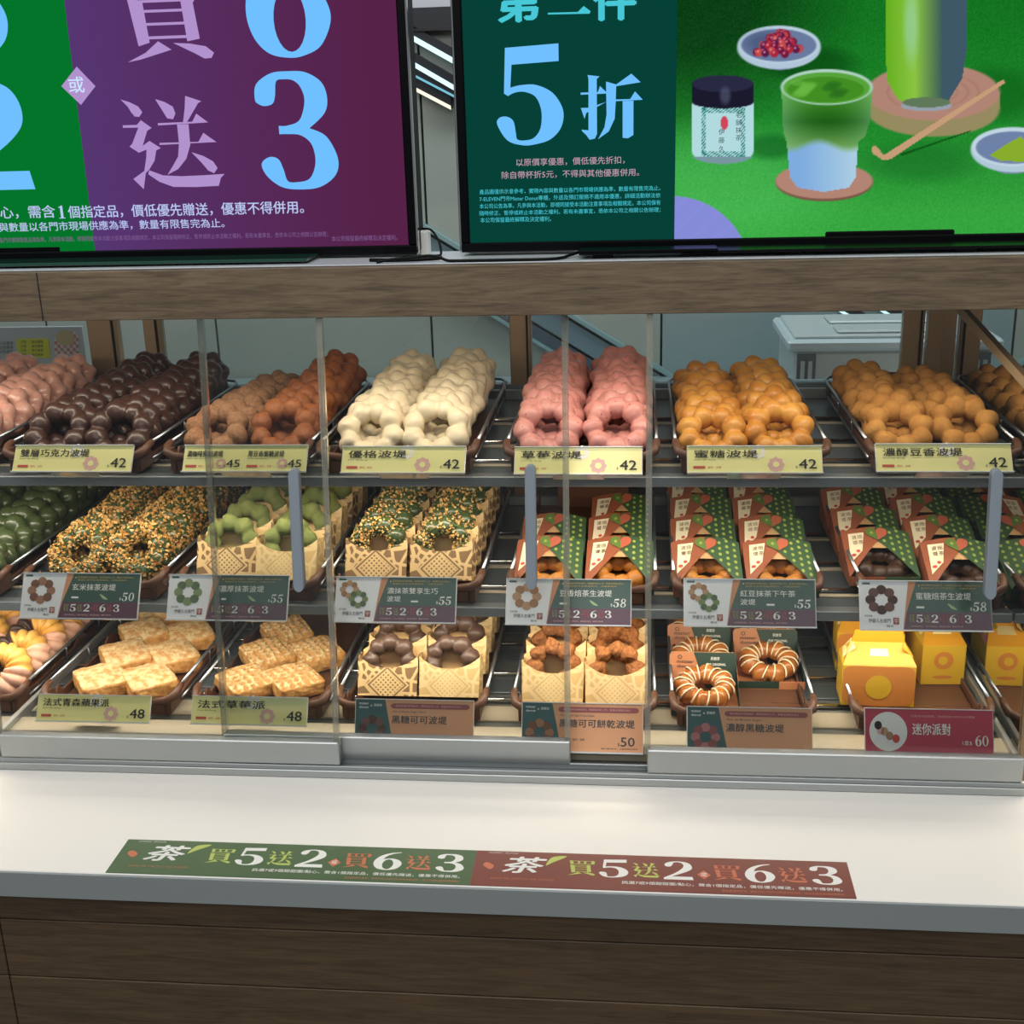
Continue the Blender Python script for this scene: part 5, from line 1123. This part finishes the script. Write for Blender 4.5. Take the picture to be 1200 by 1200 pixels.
for u_, v_, mt in ((.10, .62, T_k), (.15, .48, dt[0]), (.19, .38, dt[1]), (.24, .32, T_r), (.12, .50, T_f)): m.poly2([ell(L0 + u_ * w_, v_ * h_, .03 * w_, .10 * h_, 12)], -.0007, mt)
put_text(m, '可愛迷你甜甜圈，適合聚會分享的小巧禮盒', L0 + .36 * w_, .82 * h_, T_f, -.0003, w=.5 * w_, h=.05 * h_); put_text(m, '迷你派對', L0 + .37 * w_, .42 * h_, T_ww, -.0003, w=.30 * w_, h=.26 * h_, bold=.016)
put_text(m, '1盒$', w_ / 2 - .24 * w_, .20 * h_, T_ww, -.0003, w=.075 * w_, h=.11 * h_); put_serif(m, '6', w_ / 2 - .14 * w_, .19 * h_, .24 * h_, T_ww, -.0003, w=.048 * w_); put_serif(m, '0', w_ / 2 - .085 * w_, .19 * h_, .24 * h_, T_ww, -.0003, w=.048 * w_)
m.obj('lettering', t)

# ------------------------------------------------------------------ printed strips on the counter
ST_g = mat('strip_green', (70, 98, 62), .35, coat=.2); ST_r = mat('strip_brick', (124, 62, 52), .35, coat=.2); ST_y = mat('strip_yellow', (190, 204, 110), .5); ST_o = mat('strip_coral', (206, 120, 88), .5); ST_w = mat('strip_white', (240, 240, 236), .5)
def strip(x0, x1, mt, label, cc1, cc2):
    t = thing('promotion_strip', label, 'sticker', ((x0 + x1) / 2, 1.0735, .0002), (0, 0, 0), 'promotion strips'); h_ = .0625; w_ = x1 - x0; L0 = -w_ / 2
    m = MB(); m.box((L0, 0, 0), (-L0, h_, .0006), mt); m.obj('sheet', t)
    m = MB(); T = lambda u, v: (u, v, .0008)
    put_text(m, '茶', L0 + .08 * w_, .38 * h_, ST_w, 0, w=.115 * w_, h=.46 * h_, bold=.035, shear=.25, T=T)
    m.poly2([spline([(L0 + .045 * w_, .46 * h_), (L0 + .055 * w_, .56 * h_), (L0 + .035 * w_, .66 * h_), (L0 + .025 * w_, .58 * h_)])], 0, ST_o, T=T)
    m.poly2([spline([(L0 + .195 * w_, .62 * h_), (L0 + .215 * w_, .72 * h_), (L0 + .25 * w_, .90 * h_), (L0 + .21 * w_, .86 * h_)])], 0, ST_y, T=T)
    put_text(m, '2025.03.19(三)~03.23(日)', L0 + .05 * w_, .18 * h_, ST_o, 0, w=.17 * w_, h=.06 * h_, T=T); put_text(m, 'mister donut', L0 + .035 * w_, .93 * h_, ST_w, 0, w=.08 * w_, h=.035 * h_, T=T)
    u = L0 + .255 * w_
    for i, (ch, cm) in enumerate((('買', cc1), ('5', ST_w), ('送', cc1), ('2', ST_w), ('買', cc2), ('6', ST_w), ('送', cc2), ('3', ST_w))):
        big = ch not in '買送'; wd = .078 if big else .074
        if i == 4:
            m.poly2([[(u, .5 * h_), (u + .018 * w_, .38 * h_), (u + .036 * w_, .5 * h_), (u + .018 * w_, .62 * h_)]], 0, cc2, T=T); put_text(m, '或', u + .010 * w_, .45 * h_, ST_w, 0, w=.016 * w_, h=.11 * h_, T=lambda u_, v_: (u_, v_, .0010)); u += .042 * w_
        put_serif(m, ch, u, (.34 if big else .37) * h_, (.52 if big else .42) * h_, cm, 0, w=wd * w_, T=T); u += (wd + .010) * w_
    put_text(m, '挑選7或9個甜甜圈/點心，需含1個指定品，價低優先贈送，優惠不得併用。', L0 + .40 * w_, .17 * h_, ST_w, 0, w=.57 * w_, h=.085 * h_, bold=.01, T=T)
    put_text(m, '產品圖僅供參考，實際內容以各門市現場供應為準，本公司保有最終解釋權利', L0 + .66 * w_, .06 * h_, ST_o, 0, w=.31 * w_, h=.05 * h_, T=T)
    m.obj('lettering', t)
strip(-.558, -.170, ST_g, 'green half promotional strip stuck on the white counter', ST_y, ST_o)
strip(-.1698, .218, ST_r, 'brick red promotional strip stuck on the white counter', ST_y, ST_o)
